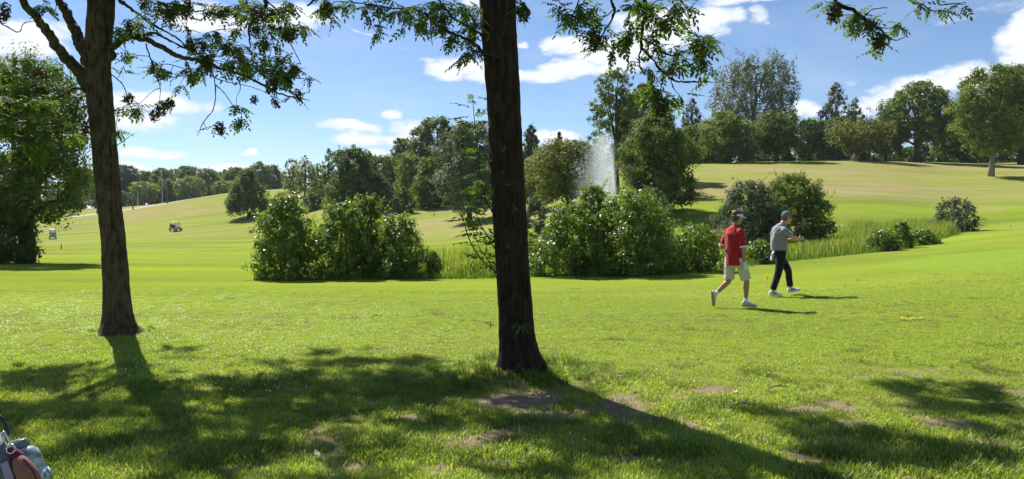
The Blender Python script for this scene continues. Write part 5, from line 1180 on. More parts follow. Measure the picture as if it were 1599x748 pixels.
def golfer_red():
    yaw = math.radians(22); f = np.array([math.cos(yaw), math.sin(yaw), 0]); l = np.array([-f[1], f[0], 0]); d = 13.75; x = (1148 - CX) / F * d; z = Hs(x, d)
    C = lambda X, Z: np.array([X, 0, Z])
    J = dict(neck=C(.010, 1.515), head=C(.045, 1.665), hp_n=-l * .09 + C(.03, .90), hp_f=l * .09 + C(-.02, .90), kn_n=C(.165, .505) - l * .08, an_n=C(.165, .115) - l * .07, kn_f=C(-.055, .50) + l * .08, an_f=C(-.300, .235) + l * .09)
    J['sh_n'] = C(-.010, 1.40) - l * .185; J['el_n'] = C(.0, 1.095) - l * .25; J['wr_n'] = C(.035, .845) - l * .235
    J['sh_f'] = C(-.02, 1.40) + l * .185; J['el_f'] = C(-.095, 1.13) + l * .225; J['wr_f'] = C(-.03, 1.16) + l * .44 + f * .03
    cfg = dict(yaw=yaw, look=math.radians(20), skin=skin_a, hair=hair_m, shorts=True, shirt_m=red_c, legs_m=khaki, shoe_m=greyshoe, sole_m=tan_sole, trim=True,
        spine=[(C(0, .86), .15, .11), (C(-.01, 1.0), .15, .11), (C(-.02, 1.2), .165, .115), (C(-.02, 1.38), .18, .11), (C(-.005, 1.47), .12, .08), (C(.005, 1.52), .06, .06)],
        shirt=[(C(-.003, .79), .185, .150), (C(-.006, .83), .187, .150), (C(-.012, 1.0), .178, .140), (C(-.020, 1.2), .186, .145), (C(-.030, 1.36), .198, .135), (C(-.020, 1.44), .165, .105), (C(-.004, 1.49), .10, .082), (C(.002, 1.515), .066, .066)],
        pelvis=[(C(.0, .99), .165, .125), (C(.005, .90), .178, .135), (C(.005, .82), .175, .13), (C(.01, .77), .12, .10)],
        hand_n=((.12, 0, -1), (0, 1, 0), (1, .3, 0), .45), hand_f=((.3, .6, -.3), (.3, -.3, -1), (.6, -.3, .4), 1.15), sleeve_n=.86, sleeve_f=.88,
        toe_n=(1, .12, -.02), up_n=(0, 0, 1), toe_f=(.18, .05, -1), up_f=(1, .2, .18))
    root, P, f, l, hf, J = person('golfer in a red polo and cream shorts walking right with a white visor', (x, d, z), J, cfg)
    # glove on the near hand
    g = MB(); hand(g, J['wr_n'], *cfg['hand_n'][:3], cfg['hand_n'][3], grow=.0028); limb(g, [J['wr_n'] + [0, 0, .03], J['wr_n']], [.031, .030], l); remeshed(g, 'glove', glove_c, root, .0055, 2)
    # hair below and above the visor band
    up = np.array([0, 0, 1.0]); s = np.cross(up, hf); h = MB()
    add_loft(h, [(P(-.012, 0, .134), .02, .024), (P(-.016, 0, .122), .055, .068), (P(-.020, 0, .09), .077, .094), (P(-.026, 0, .045), .083, .096), (P(-.042, 0, .0), .079, .078), (P(-.060, 0, -.045), .062, .048), (P(-.064, 0, -.075), .045, .034)], s, 20); remeshed(h, 'hair', hair_m, root, .006, 3)
    # visor band and brim
    v = MB(); k = 28; V = []
    for zz, gz in ((.030, 0), (.068, 1)):
        for i in range(k): a = i * 2 * math.pi / k; V.append(P(-.010 + .106 * math.cos(a), .088 * math.sin(a), zz + .006 * math.cos(a)))
    for zz in (.068, .030):
        for i in range(k): a = i * 2 * math.pi / k; V.append(P(-.010 + .101 * math.cos(a), .083 * math.sin(a), zz + .006 * math.cos(a)))
    v.add(np.array(V), [(r * k + j, r * k + (j + 1) % k, ((r + 1) % 4) * k + (j + 1) % k, ((r + 1) % 4) * k + j) for r in range(4) for j in range(k)])
    vis = v.build('visor', white_c, root); brim(P, vis, white_c, .098, .034, .088)
    # club carried under the far arm, its grip sticking out behind the back
    gp = J['wr_f'] + nrm([.3, .6, -.3]) * .08; tip = np.array([-.345, .22, 1.385]); dirc = nrm(gp - tip); o = np.array([x, d, z]); c = empty('golf_club', o + tip); tag(c, 'golf club held by the golfer in red, its brown grip sticking out behind his back', 'golf club')
    b = MB(); add_tube(b, [dirc * t for t in (0, .01, .05, .26)], [.010, .0135, .012, .010], 8); b.build('grip', rubber, c); b = MB(); add_tube(b, [dirc * .26, dirc * .95], [.005, .004], 8); b.build('shaft', steel, c)
    b = MB(); e = dirc * .95; side_ = nrm(np.cross(dirc, [0, 0, 1])); add_loft(b, [(e, .008, .008), (e + dirc * .03 + side_ * .005, .018, .008), (e + dirc * .05 + side_ * .03, .026, .007), (e + dirc * .055 + side_ * .075, .024, .005)], np.cross(dirc, side_), 10); b.build('club_head', steel, c)

def brim(P, parent, mat, x0, z0, wid, drop=.012, L=.078):
    m = MB(); V = []; n = 15
    for th in (0, -.005):
        for i in range(n):
            a = math.pi * (i / (n - 1) - .5); ca, sa = math.cos(a), math.sin(a)
            V.append(P(-.010 + .104 * ca, .086 * sa, z0 + th)); V.append(P(-.010 + (.104 + L * .55) * ca ** .9 , .086 * sa, z0 + th - drop * .5 * ca - .010 * sa * sa)); V.append(P(-.010 + (.104 + L) * ca ** .8, .084 * sa, z0 + th - drop * ca - .016 * sa * sa))
    Q = []; o = n * 3
    for i in range(n - 1):
        for j in range(2): q = (i * 3 + j, i * 3 + j + 1, i * 3 + j + 4, i * 3 + j + 3); Q.append(q); Q.append(tuple(o + v for v in q[::-1]))
        Q.append((i * 3 + 2, o + i * 3 + 2, o + i * 3 + 5, i * 3 + 5))
    m.add(np.array(V), np.array(Q)); m.build('brim', mat, parent)

def golfer_grey():
    yaw = math.radians(14); f = np.array([math.cos(yaw), math.sin(yaw), 0]); l = np.array([-f[1], f[0], 0]); d = 15.25; x = (1222 - CX) / F * d; z = Hs(x, d) - .005
    C = lambda X, Z: np.array([X, 0, Z])
    J = dict(neck=C(.005, 1.475), head=C(.085, 1.600), hp_n=C(-.075, .90) - l * .09, hp_f=C(-.055, .90) + l * .09, kn_n=C(-.125, .50) - l * .09, an_n=C(-.245, .105) - l * .09, kn_f=C(.165, .545) + l * .08, an_f=C(.225, .160) + l * .08)
    J['sh_n'] = C(-.065, 1.365) - l * .19; J['el_n'] = C(.03, 1.21) - l * .34; J['wr_n'] = C(.225, 1.19) - l * .17
    J['sh_f'] = C(-.045, 1.37) + l * .19; J['el_f'] = C(.04, 1.14) + l * .27; J['wr_f'] = C(.22, 1.165) + l * .05
    cfg = dict(yaw=yaw, look=math.radians(8), skin=skin_b, hair=hair_g, shorts=False, shirt_m=grey_c, legs_m=black_c, shoe_m=whiteshoe, sole_m=whiteshoe, stripe=black_p, trim=False,
        spine=[(C(-.065, .86), .15, .11), (C(-.07, 1.0), .155, .12), (C(-.075, 1.15), .165, .125), (C(-.075, 1.33), .18, .11), (C(-.045, 1.42), .12, .08), (C(-.01, 1.48), .06, .06)],
        shirt=[(C(-.068, .93), .170, .140), (C(-.068, .965), .180, .155), (C(-.066, 1.06), .182, .165), (C(-.073, 1.18), .186, .158), (C(-.080, 1.30), .198, .140), (C(-.066, 1.385), .172, .112), (C(-.035, 1.44), .105, .085), (C(-.012, 1.475), .068, .066)],
        pelvis=[(C(-.068, .985), .162, .135), (C(-.068, .90), .172, .135), (C(-.065, .82), .165, .125), (C(-.06, .77), .11, .10)],
        hand_n=((1, .25, .10), (0, 1, -.3), (0, .2, 1), .35), hand_f=((1, -.15, .05), (.0, -1, -.2), (0, 0, 1), .9), sleeve_n=.72, sleeve_f=.72,
        toe_n=(1, .1, 0), up_n=(0, 0, 1), toe_f=(1, .12, .16), up_f=(-.16, 0, 1))
    root, P, f, l, hf, J = person('golfer in a grey polo, cap and black trousers walking right with his hands raised', (x, d, z), J, cfg)
    up = np.array([0, 0, 1.0]); s = np.cross(up, hf); h = MB()
    add_loft(h, [(P(-.020, 0, .05), .078, .094), (P(-.030, 0, .02), .078, .088), (P(-.048, 0, -.02), .070, .066), (P(-.060, 0, -.055), .052, .042)], s, 20); remeshed(h, 'hair', hair_g, root, .006, 2)
    h = MB(); add_loft(h, [(P(-.008, 0, .152), .012, .014), (P(-.010, 0, .146), .042, .05), (P(-.012, 0, .125), .072, .086), (P(-.012, 0, .085), .087, .104), (P(-.012, 0, .045), .089, .108), (P(-.012, 0, .032), .088, .107)], s, 26); cp = h.build('cap', cap_c, root); brim(P, cp, cap_c, .1, .040, .09, .030, .085)
    h = MB(); p = P(-.010, 0, .154); add_tube(h, [p, p + [0, 0, .003], p + [0, 0, .006]], [.008, .008, .003], 8); h.build('button', cap_c, cp)
    b = MB(); add_loft(b, [(np.array([-.068, 0, .952]), .176, .150), (np.array([-.068, 0, .925]), .178, .150)], l, 28); b.build('belt', black_p, root)
    # white glove and dark stick in the back pocket
    g = empty('glove', np.array([x, d, z]) + [-.235, -.10, .86]); tag(g, 'white glove tucked into the back pocket of the golfer in black trousers', 'glove')
    b = MB(); limb(b, [np.array([.03, 0, .07]), np.array([.0, 0, .02]), np.array([-.02, 0, -.05]), np.array([.0, 0, -.10])], [(.034, .014), (.042, .018), (.040, .018), (.020, .010)], (0, 1, 0))
    for i in range(4): limb(b, [np.array([-.012, -.03 + .02 * i, -.04]), np.array([-.030, -.034 + .021 * i, -.09]), np.array([-.022, -.036 + .022 * i, -.13 + .01 * abs(i - 1.5)])], [.011, .010, .007], (0, 1, 0))
    remeshed(b, 'fabric', glove_c, g, .006, 2)
    g = empty('pitch_fork', np.array([x, d, z]) + [-.25, -.13, .84]); tag(g, 'dark stick poking backwards from the hip of the golfer in grey', 'stick')
    b = MB(); add_tube(b, [np.array([0, 0, .03]), np.array([-.09, 0, -.02]), np.array([-.19, 0, -.07])], [.010, .009, .006], 8); b.build('handle', black_p, g)
    b = MB(); add_tube(b, [np.array([-.19, 0, -.07]), np.array([-.215, 0, -.083])], [.0075, .004], 8); b.build('tip', steel, g)
golfer_red(); golfer_grey()

# ------------------------------------------------------------------ golf carts
def build_cart(label):
    body_m = simple('cart_body_paint', (.30, .34, .38), .35, .5); roof_m = simple('cart_roof', (.80, .80, .72), .5, .4); seat_m = simple('cart_seat', (.05, .05, .055), .6, .4); dark = black_p
    gl = NT('cart_windscreen'); g = gl.new('ShaderNodeBsdfPrincipled'); g.inputs['Base Color'].default_value = (.7, .8, .75, 1); g.inputs['Roughness'].default_value = .08; g.inputs['Alpha'].default_value = .35; gl.done(g.outputs[0])
    root = empty('golf_cart'); tag(root, label, 'golf cart', 'golf carts on the fairway')
    b = MB()       # body: floor, nose and rear
    pr = [(-1.18, .34), (-1.20, .60), (-1.10, .74), (-.72, .78), (-.62, .72), (-.40, .70), (-.05, .68), (.0, .34), (.52, .33), (.60, .60), (.70, .86), (.82, .88), (1.10, .68), (1.22, .52), (1.22, .34)]
    n = len(pr); V = [(x, y, z) for y in (-.58, .58) for x, z in pr]; b.add(np.array(V), [(j, (j + 1) % n, n + (j + 1) % n, n + j) for j in range(n)])
    tri = []
    for grp in ([0, 1, 2, 3, 4, 5, 6, 7], [8, 9, 10, 11, 12, 13, 14]):
        for k in range(1, len(grp) - 1): tri.append((grp[0], grp[k + 1], grp[k])); tri.append((n + grp[0], n + grp[k], n + grp[k + 1]))
    tri += [(0, 8, 7), (0, 14, 8), (n, n + 7, n + 8), (n, n + 8, n + 14)]
    b.f.append(np.array(tri)); b.m.append(np.zeros(len(tri), int)); b.build('body', body_m, root, smooth=False)
    b = MB(); add_box(b, (-.05, 0, 1.80), (1.75, 1.14, .07), bev=.03); b.build('roof', roof_m, root)
    b = MB(); add_box(b, (-.33, 0, .78), (.50, 1.02, .14), bev=.04); b.build('seat', seat_m, root); b = MB(); add_box(b, (-.62, 0, 1.05), (.12, 1.02, .42), bev=.04, tilt=-.15); b.build('backrest', seat_m, root)
    for sx, sy in ((1, 1), (1, -1), (-1, 1), (-1, -1)):
        b = MB(); add_tube(b, [np.array([.72 if sx > 0 else -.76, sy * .52, .80]), np.array([.56 if sx > 0 else -.80, sy * .52, 1.78])], .024, 8); b.build('roof_post', dark, root)
        c = np.array([.80 * sx, sy * .50, .23]); b = MB(); add_tube(b, [c + [0, -.09, 0], c + [0, -.085, 0], c + [0, .085, 0], c + [0, .09, 0]], [.19, .225, .225, .19], 20); w = b.build('wheel', dark, root)
        b = MB(); add_tube(b, [c + [0, sy * .088, 0], c + [0, sy * .096, 0], c + [0, sy * .10, 0]], [.12, .115, .03], 16); b.build('hub', steel, w)
    b = MB(); add_box(b, (.645, 0, 1.33), (.015, 1.0, .86), tilt=-.16); b.build('windscreen', gl.m, root)
    b = MB(); add_box(b, (.95, 0, .40), (.60, 1.19, .10), bev=.03); b.build('front_bumper', dark, root)
    b = MB(); c = np.array([.34, .25, .98]); add_tube(b, [c + np.array([math.sin(a) * .08, math.cos(a) * .17, math.sin(a) * .14]) for a in np.linspace(0, 6.283, 17)], .014, 6); w = b.build('steering_wheel', dark, root); b = MB(); add_tube(b, [c, c + [.22, 0, -.25]], .018, 6); b.build('column', dark, w)
    for sy in (-1, 1):
        b = MB(); p = np.array([1.19, sy * .40, .60]); add_tube(b, [p + [-.03, 0, 0], p + [.02, 0, 0], p + [.03, 0, 0]], [.07, .06, .02], 12); b.build('headlight', white_c, root)
        g = empty('golf_bag', (0, 0, 0))
        b = MB(); q = np.array([-.98, sy * .25, .62]); add_tube(b, [q, q + [0, 0, .04], q + [-.04, 0, .72], q + [-.045, 0, .80]], [.11, .13, .13, .10], 14); b.build('bag_body', simple('bag_fabric', (.04, .045, .06), .7), g)
        for k in range(5):
            b = MB(); a = k * 1.26; s0 = q + [math.cos(a) * .06 - .045, math.sin(a) * .06, .78]; add_tube(b, [s0, s0 + [0, 0, .22]], .006, 5); b.build('shaft', steel, g)
        g['label'] = 'dark golf bag strapped on the rear of a golf cart'; g['category'] = 'golf bag'; g['_cart'] = 1
    return root
def carts():
    d1, d2 = 138.0, 141.0; x1, x2 = (82 - CX) / F * d1, (274 - CX) / F * d2
    a = build_cart('golf cart seen from the front beside the huge dark tree on the left'); bags = [o for o in bpy.data.objects if '_cart' in o.keys()]
    b = a.copy(); COL.objects.link(b); b['label'] = 'golf cart turned half to the right, alone on the open fairway'
    for ch in list(a.children):
        c = ch.copy(); COL.objects.link(c); c.parent = b
        for g in list(ch.children): e = g.copy(); COL.objects.link(e); e.parent = c
    copies = []
    for g in bags:
        h = g.copy(); COL.objects.link(h)
        for ch in list(g.children): c = ch.copy(); COL.objects.link(c); c.parent = h
        copies.append(h)
    for root, bg, x, d, rz, w in ((a, bags, x1, d1, -1.0, 'cart beside the huge dark tree'), (b, copies, x2, d2, -.42, 'cart alone on the open fairway')):
        for i, o in enumerate([root] + bg):
            o.location = (x, d, Hs(x, d) + .01); o.rotation_euler = (0, 0, rz)
            if i: o['label'] = ('right' if i == 1 else 'left') + ' dark golf bag on the rear of the ' + w; o['group'] = 'golf bags on the carts'; del o['_cart']
carts()

# ------------------------------------------------------------------ poles, stakes, path, signs
def small_things():
    wood = simple('weathered_pole', (.16, .12, .10), .9, .1); pale = simple('pale_pole', (.52, .52, .50), .8, .2); red = simple('red_stake_paint', (.50, .06, .04), .6, .3); yl = NT('yellow_plastic'); ya = yl.bsdf((.85, .72, .10), .5, .3); yt = yl.new('ShaderNodeBsdfTranslucent'); yt.inputs[0].default_value = (.90, .78, .14, 1); ym = yl.new('ShaderNodeMixShader'); ym.inputs[0].default_value = .5; yl.l(ya, ym.inputs[1]); yl.l(yt.outputs[0], ym.inputs[2]); yel = yl.done(ym.outputs[0])
    for k, (px, base_d, top, w, m, lab) in enumerate([(208, 205, 296, .22, wood, 'brown wooden pole nearest to the left trunk on the slope'), (262, 215, 292, .24, wood, 'brown wooden pole in the middle of the slope, with a dark foot'),
            (313, 228, 268, .22, wood, 'tall brown wooden pole furthest right on the slope'), (152, 200, 292, .22, wood, 'brown pole just left of the left trunk'),
            (216, 252, 298, .2, pale, 'pale pole, leftmost and lowest of the pale ones'), (254, 256, 264, .22, pale, 'tallest pale pole in front of the treeline'), (291, 262, 284, .2, pale, 'pale pole right of the tallest pale one')]):
        X = (px - CX) / F * base_d; z = Hs(X, base_d); top_z = unproj(px, top, base_d)[2]; root = empty('net_pole', (X, base_d, z)); tag(root, lab, 'pole', 'tall poles in front of the far treeline')
        b = MB(); add_tube(b, [np.array([0, 0, -.3]), np.array([.03, 0, (top_z - z) / 2]), np.array([0, 0, top_z - z])], [w * .6, w * .5, w * .4], 8); b.build('shaft', m, root)
        b = MB(); add_tube(b, [np.array([0, 0, -.05]), np.array([0, 0, 1.0])], [w * .9, w * .75], 8); b.build('foot', m, root)
    # gravel path along the slope, follows the ground
    t = NT('pale_gravel'); n = t.noise(3, 6, .6); t.done(t.bsdf(t.mix(n, (.30, .29, .25), (.42, .41, .37)), .9, .1, 0, n, .3, .05))
    pts = [(110, 196), (152, 200), (208, 207), (262, 217), (313, 230), (370, 238), (430, 243), (470, 250)]; P = np.array([((a - CX) / F * b_, b_) for a, b_ in pts]); P3, _ = catmull(np.c_[P, P[:, :1] * 0], np.ones(len(P)), 14)
    T = np.gradient(P3[:, :2], axis=0); T /= np.linalg.norm(T, axis=1)[:, None]; Nn = np.c_[-T[:, 1], T[:, 0]]; rows = []
    for o_ in (-2.0, -1, 0, 1, 2.0):
        q = P3[:, :2] + Nn * o_; rows.append(np.c_[q, H(q[:, 0], q[:, 1]) + (.06 if abs(o_) < 2 else -.02)])
    V = np.stack(rows, 1).reshape(-1, 3); m = len(P3); mb = MB(); mb.add(V, [(i * 5 + j, (i + 1) * 5 + j, (i + 1) * 5 + j + 1, i * 5 + j + 1) for i in range(m - 1) for j in range(4)])
    tag(mb.build('path', t.m), 'narrow pale track along the foot of the poles', kind='structure')
    # stakes
    for px, d, top, lab, mt, w in ((665, 21.3, 414, 'red stake at the right end of the left bushes', red, .035), (1056, 21.6, 400, 'red stake between the big bush group and the low bright bush', red, .04),
                               (1487, 39.5, 357, 'red stake in front of the airy bush at the right end of the reeds', red, .05), (95, 85, 381, 'dark thin stake on the fairway near the left golf cart', wood, .08), (678, 100, 332, 'small dark post on the yellow meadow', wood, .1),
                               (1578, 41, 352, 'small post at the right edge of the meadow', red, .04)):
        X = (px - CX) / F * d; z = Hs(X, d); hgt = unproj(px, top, d)[2] - z; root = empty('marker_stake', (X, d, z)); tag(root, lab, 'stake', 'marker stakes')
        b = MB(); add_box(b, (0, 0, hgt * .45 - .05), (w, w, hgt * .9 + .1), bev=.006, tilt=.04); b.build('post', mt, root); b = MB(); add_box(b, (hgt * .036, 0, hgt * .95), (w * .8, w * .8, hgt * .1), bev=.01); b.build('top', mt, root)
    # yellow notice on the grass edge behind the golfers
    d = 15.9; p = unproj(1198, 433, d); X = p[0]; z = Hs(X, d); root = empty('notice_sign', (X, d, z)); tag(root, 'small tilted yellow sign stuck in the lawn behind the golfer in grey', 'sign')
    hh = p[2] - z; b = MB(); add_tube(b, [np.array([-.02, .012, -.05]), np.array([0, .012, hh])], .005, 6); b.build('peg', steel, root)
    b = MB(); V = []
    for y in (0, .008): 
        for (a, c) in ((-.062, -.060), (.020, -.060 - .004), (.045, .055), (-.040, .058)): V.append((a + .005, y, hh + c))
    b.add(np.array(V), [(0, 1, 2, 3), (7, 6, 5, 4), (0, 4, 5, 1), (1, 5, 6, 2), (2, 6, 7, 3), (3, 7, 4, 0)]); pan = b.build('panel', yel, root, smooth=False)
    dk = simple('brown_print', (.16, .08, .01), .6); b = MB(); o_ = np.array([.005, -.003, hh + .018]); k = 10
    b.add(np.array([o_ + [.0, 0, .018], o_ + [-.009, 0, .0], o_ + [-.004, 0, -.014], o_ + [.006, 0, -.014], o_ + [.010, 0, .0]]), [(0, 1, 2), (0, 2, 3), (0, 3, 4)]); b.build('figure', dk, pan)
    dk2 = simple('ochre_print', (.42, .22, .02), .6); b = MB(); o_ = np.array([-.004, -.003, hh - .022]); V = [o_] + [o_ + [.016 * math.cos(i * 6.283 / k), 0, .009 * math.sin(i * 6.283 / k)] for i in range(k)]; b.add(np.array(V), [(0, i + 1, (i + 1) % k + 1) for i in range(k)]); b.build('symbol', dk2, pan)
    # yellow tape lying on the lawn
    g = ground_hit(1427, 500, 5, 40); root = empty('yellow_tape', g); tag(root, 'twisted yellow strip of tape lying flat on the lawn on the right', 'tape')
    for (xs, w_, off) in ((np.linspace(-.19, .06, 9), .028, 0), (np.linspace(-.04, .22, 9), .022, .035)):
        b = MB(); V = []
        for i, xx in enumerate(xs): zz = .030 + .012 * math.sin(i * 1.3 + off * 40); yy = off + .02 * math.sin(i * .8); V += [(xx, yy - w_, zz), (xx, yy + w_, zz + .012 * math.cos(i))]
        b.add(np.array(V), [(2 * i, 2 * i + 2, 2 * i + 3, 2 * i + 1) for i in range(8)]); b.build('strip', yel, root)
    b = MB(); b.add(np.array([(-.11, -.030, .05), (-.02, -.034, .052), (-.03, .0, .056), (-.10, .004, .054)]), [(0, 1, 2, 3)]); b.build('stain', dk, root)
    # twigs and fallen leaves
    rng = np.random.default_rng(12); lf = simple('dead_leaf', (.26, .16, .08), .8, .1); lf2 = simple('pale_dead_leaf', (.42, .36, .22), .8, .1)
    spots = [(587, 497, 'dark twig lying alone on the open lawn between the two near trunks', wood, 'tw'), (1214, 611, 'short dark twig on the worn lawn below the golfers', wood, 'tw'), (1160, 638, 'long pale twig at the edge of the long trunk shadow', wood, 'tw'), (1148, 617, 'pale curled leaf right of the trunk shadow edge', lf2, 'lf'),
             (495, 717, 'pale fallen leaf in the shade at the bottom left', lf2, 'lf'), (1092, 568, 'brown dry leaf on the lit lawn left of the golfers', lf, 'lf'), (813, 731, 'green grey leaf near the bottom edge under the middle trunk', lf2, 'lf'), (965, 592, 'dry brown leaf just right of the middle trunk foot', lf, 'lf')]
    for px, py, lab, m_, kd in spots:
        g = ground_hit(px, py, 2, 40) + [0, 0, .03]
        if kd == 'tw':
            b = MB(); a = rng.uniform(-.4, .4); L_ = .09; add_tube(b, catmull([np.array([-L_, 0, 0]), np.array([0, .02, .02]), np.array([L_ * 1.2, a * .1, .01])], [.006, .007, .003], 4)[0], .006, 6); add_tube(b, [np.array([0, .02, .02]), np.array([.04, -.02, .05])], .004, 5); o = b.build('twig', m_); o.location = tuple(g); tag(o, lab, 'twig')
        else:
            b = MB(); V = []; n_ = 6
            for i in range(n_): t_ = i / (n_ - 1); w_ = .022 * math.sin(math.pi * min(.97, t_ + .06)) + .001; V += [(t_ * .1 - .05, -w_, .02 * t_ * t_ + .008), (t_ * .1 - .05, 0, .02 * t_ * t_), (t_ * .1 - .05, w_, .02 * t_ * t_ + .012)]
            b.add(np.array(V), [(i * 3 + j, i * 3 + 3 + j, i * 3 + 4 + j, i * 3 + 1 + j) for i in range(n_ - 1) for j in (0, 1)]); o = b.build('fallen_leaf', m_); o.location = tuple(g); o.rotation_euler = (0, 0, rng.uniform(0, 6)); tag(o, lab, 'leaf')
small_things()

# ------------------------------------------------------------------ fountain
def fountain():
    d = 36.0; rng = np.random.default_rng(9); X = (963 - CX) / F * d; z = -.93; root = empty('fountain', (X, d, z)); tag(root, 'tall white fountain jet drifting left in the wind above the bushes', 'fountain')
    w = NT('water_drops'); a = w.new('ShaderNodeBsdfPrincipled'); a.inputs['Base Color'].default_value = (.85, .88, .90, 1); a.inputs['Roughness'].default_value = .3; tr = w.new('ShaderNodeBsdfTranslucent'); tr.inputs[0].default_value = (.9, .93, .95, 1); mx = w.new('ShaderNodeMixShader'); mx.inputs[0].default_value = .5; w.l(a.outputs[0], mx.inputs[1]); w.l(tr.outputs[0], mx.inputs[2]); w.done(mx.outputs[0])
    top = unproj(940, 208, d)[2] - z; hx = (940 - 963) / F * d
    def path(u, age, spread):   # ballistic jet leaning left: u 0..1 up the jet, beyond 1 falls and drifts
        xx = hx * (u ** 1.7) * 1.0; zz = top * (1 - (1 - u) ** 2)
        return xx, zz
    n = 210000; k = rng.uniform(0, 1, n); jet = k < .17
    u = 1 - np.sqrt(1 - rng.uniform(0, .985, n)); x0, z0 = path(u, 0, 0); sp = .04 + .34 * u ** 1.5
    x = x0 + rng.normal(size=n) * sp * .45; y = rng.normal(size=n) * sp * .9; zz = z0 + rng.normal(size=n) * .06
    fall = ~jet; tf = rng.uniform(0, 1.0, n); u0 = 1 - np.sqrt(1 - rng.uniform(.55, .985, n)); xs, zs = path(u0, 0, 0); vdrop = .5 * 9.8 * tf ** 2 * rng.uniform(.35, 1, n); drift = -(.15 + 1.25 * tf * rng.uniform(.25, 1.35, n))
    x = np.where(fall, xs + drift + rng.normal(size=n) * .12, x); zz = np.where(fall, zs - vdrop + rng.normal(size=n) * .15, zz); y = np.where(fall, rng.normal(size=n) * (.15 + .45 * tf), y)
    ok = zz > .05; x, y, zz, jet2 = x[ok], y[ok], zz[ok], jet[ok]; m = len(x); c = np.stack([x, y, zz], -1)
    s = np.where(jet2, rng.uniform(.005, .012, m), rng.uniform(.004, .0086, m)) 
    e = rng.normal(size=(m, 3, 3)); e /= np.linalg.norm(e, axis=2)[:, :, None]; V = (c[:, None, :] + e * s[:, None, None] * np.array([1, 1, 1.5])).reshape(-1, 3)
    mb = MB(); mb.add(V, np.arange(m * 3).reshape(-1, 3)); tag(mb.build('spray', w.m, root, smooth=False), kind='stuff')
    b = MB(); add_tube(b, [np.array([0, 0, -.3]), np.array([0, 0, .05]), np.array([0, 0, .16])], [.05, .05, .025], 12); nz = b.build('nozzle', steel, root); b = MB(); add_tube(b, [np.array([0, 0, -.06]), np.array([0, 0, -.02]), np.array([0, 0, .03]), np.array([0, 0, .05])], [.30, .34, .30, .05], 20); b.build('float', black_p, root)
fountain()

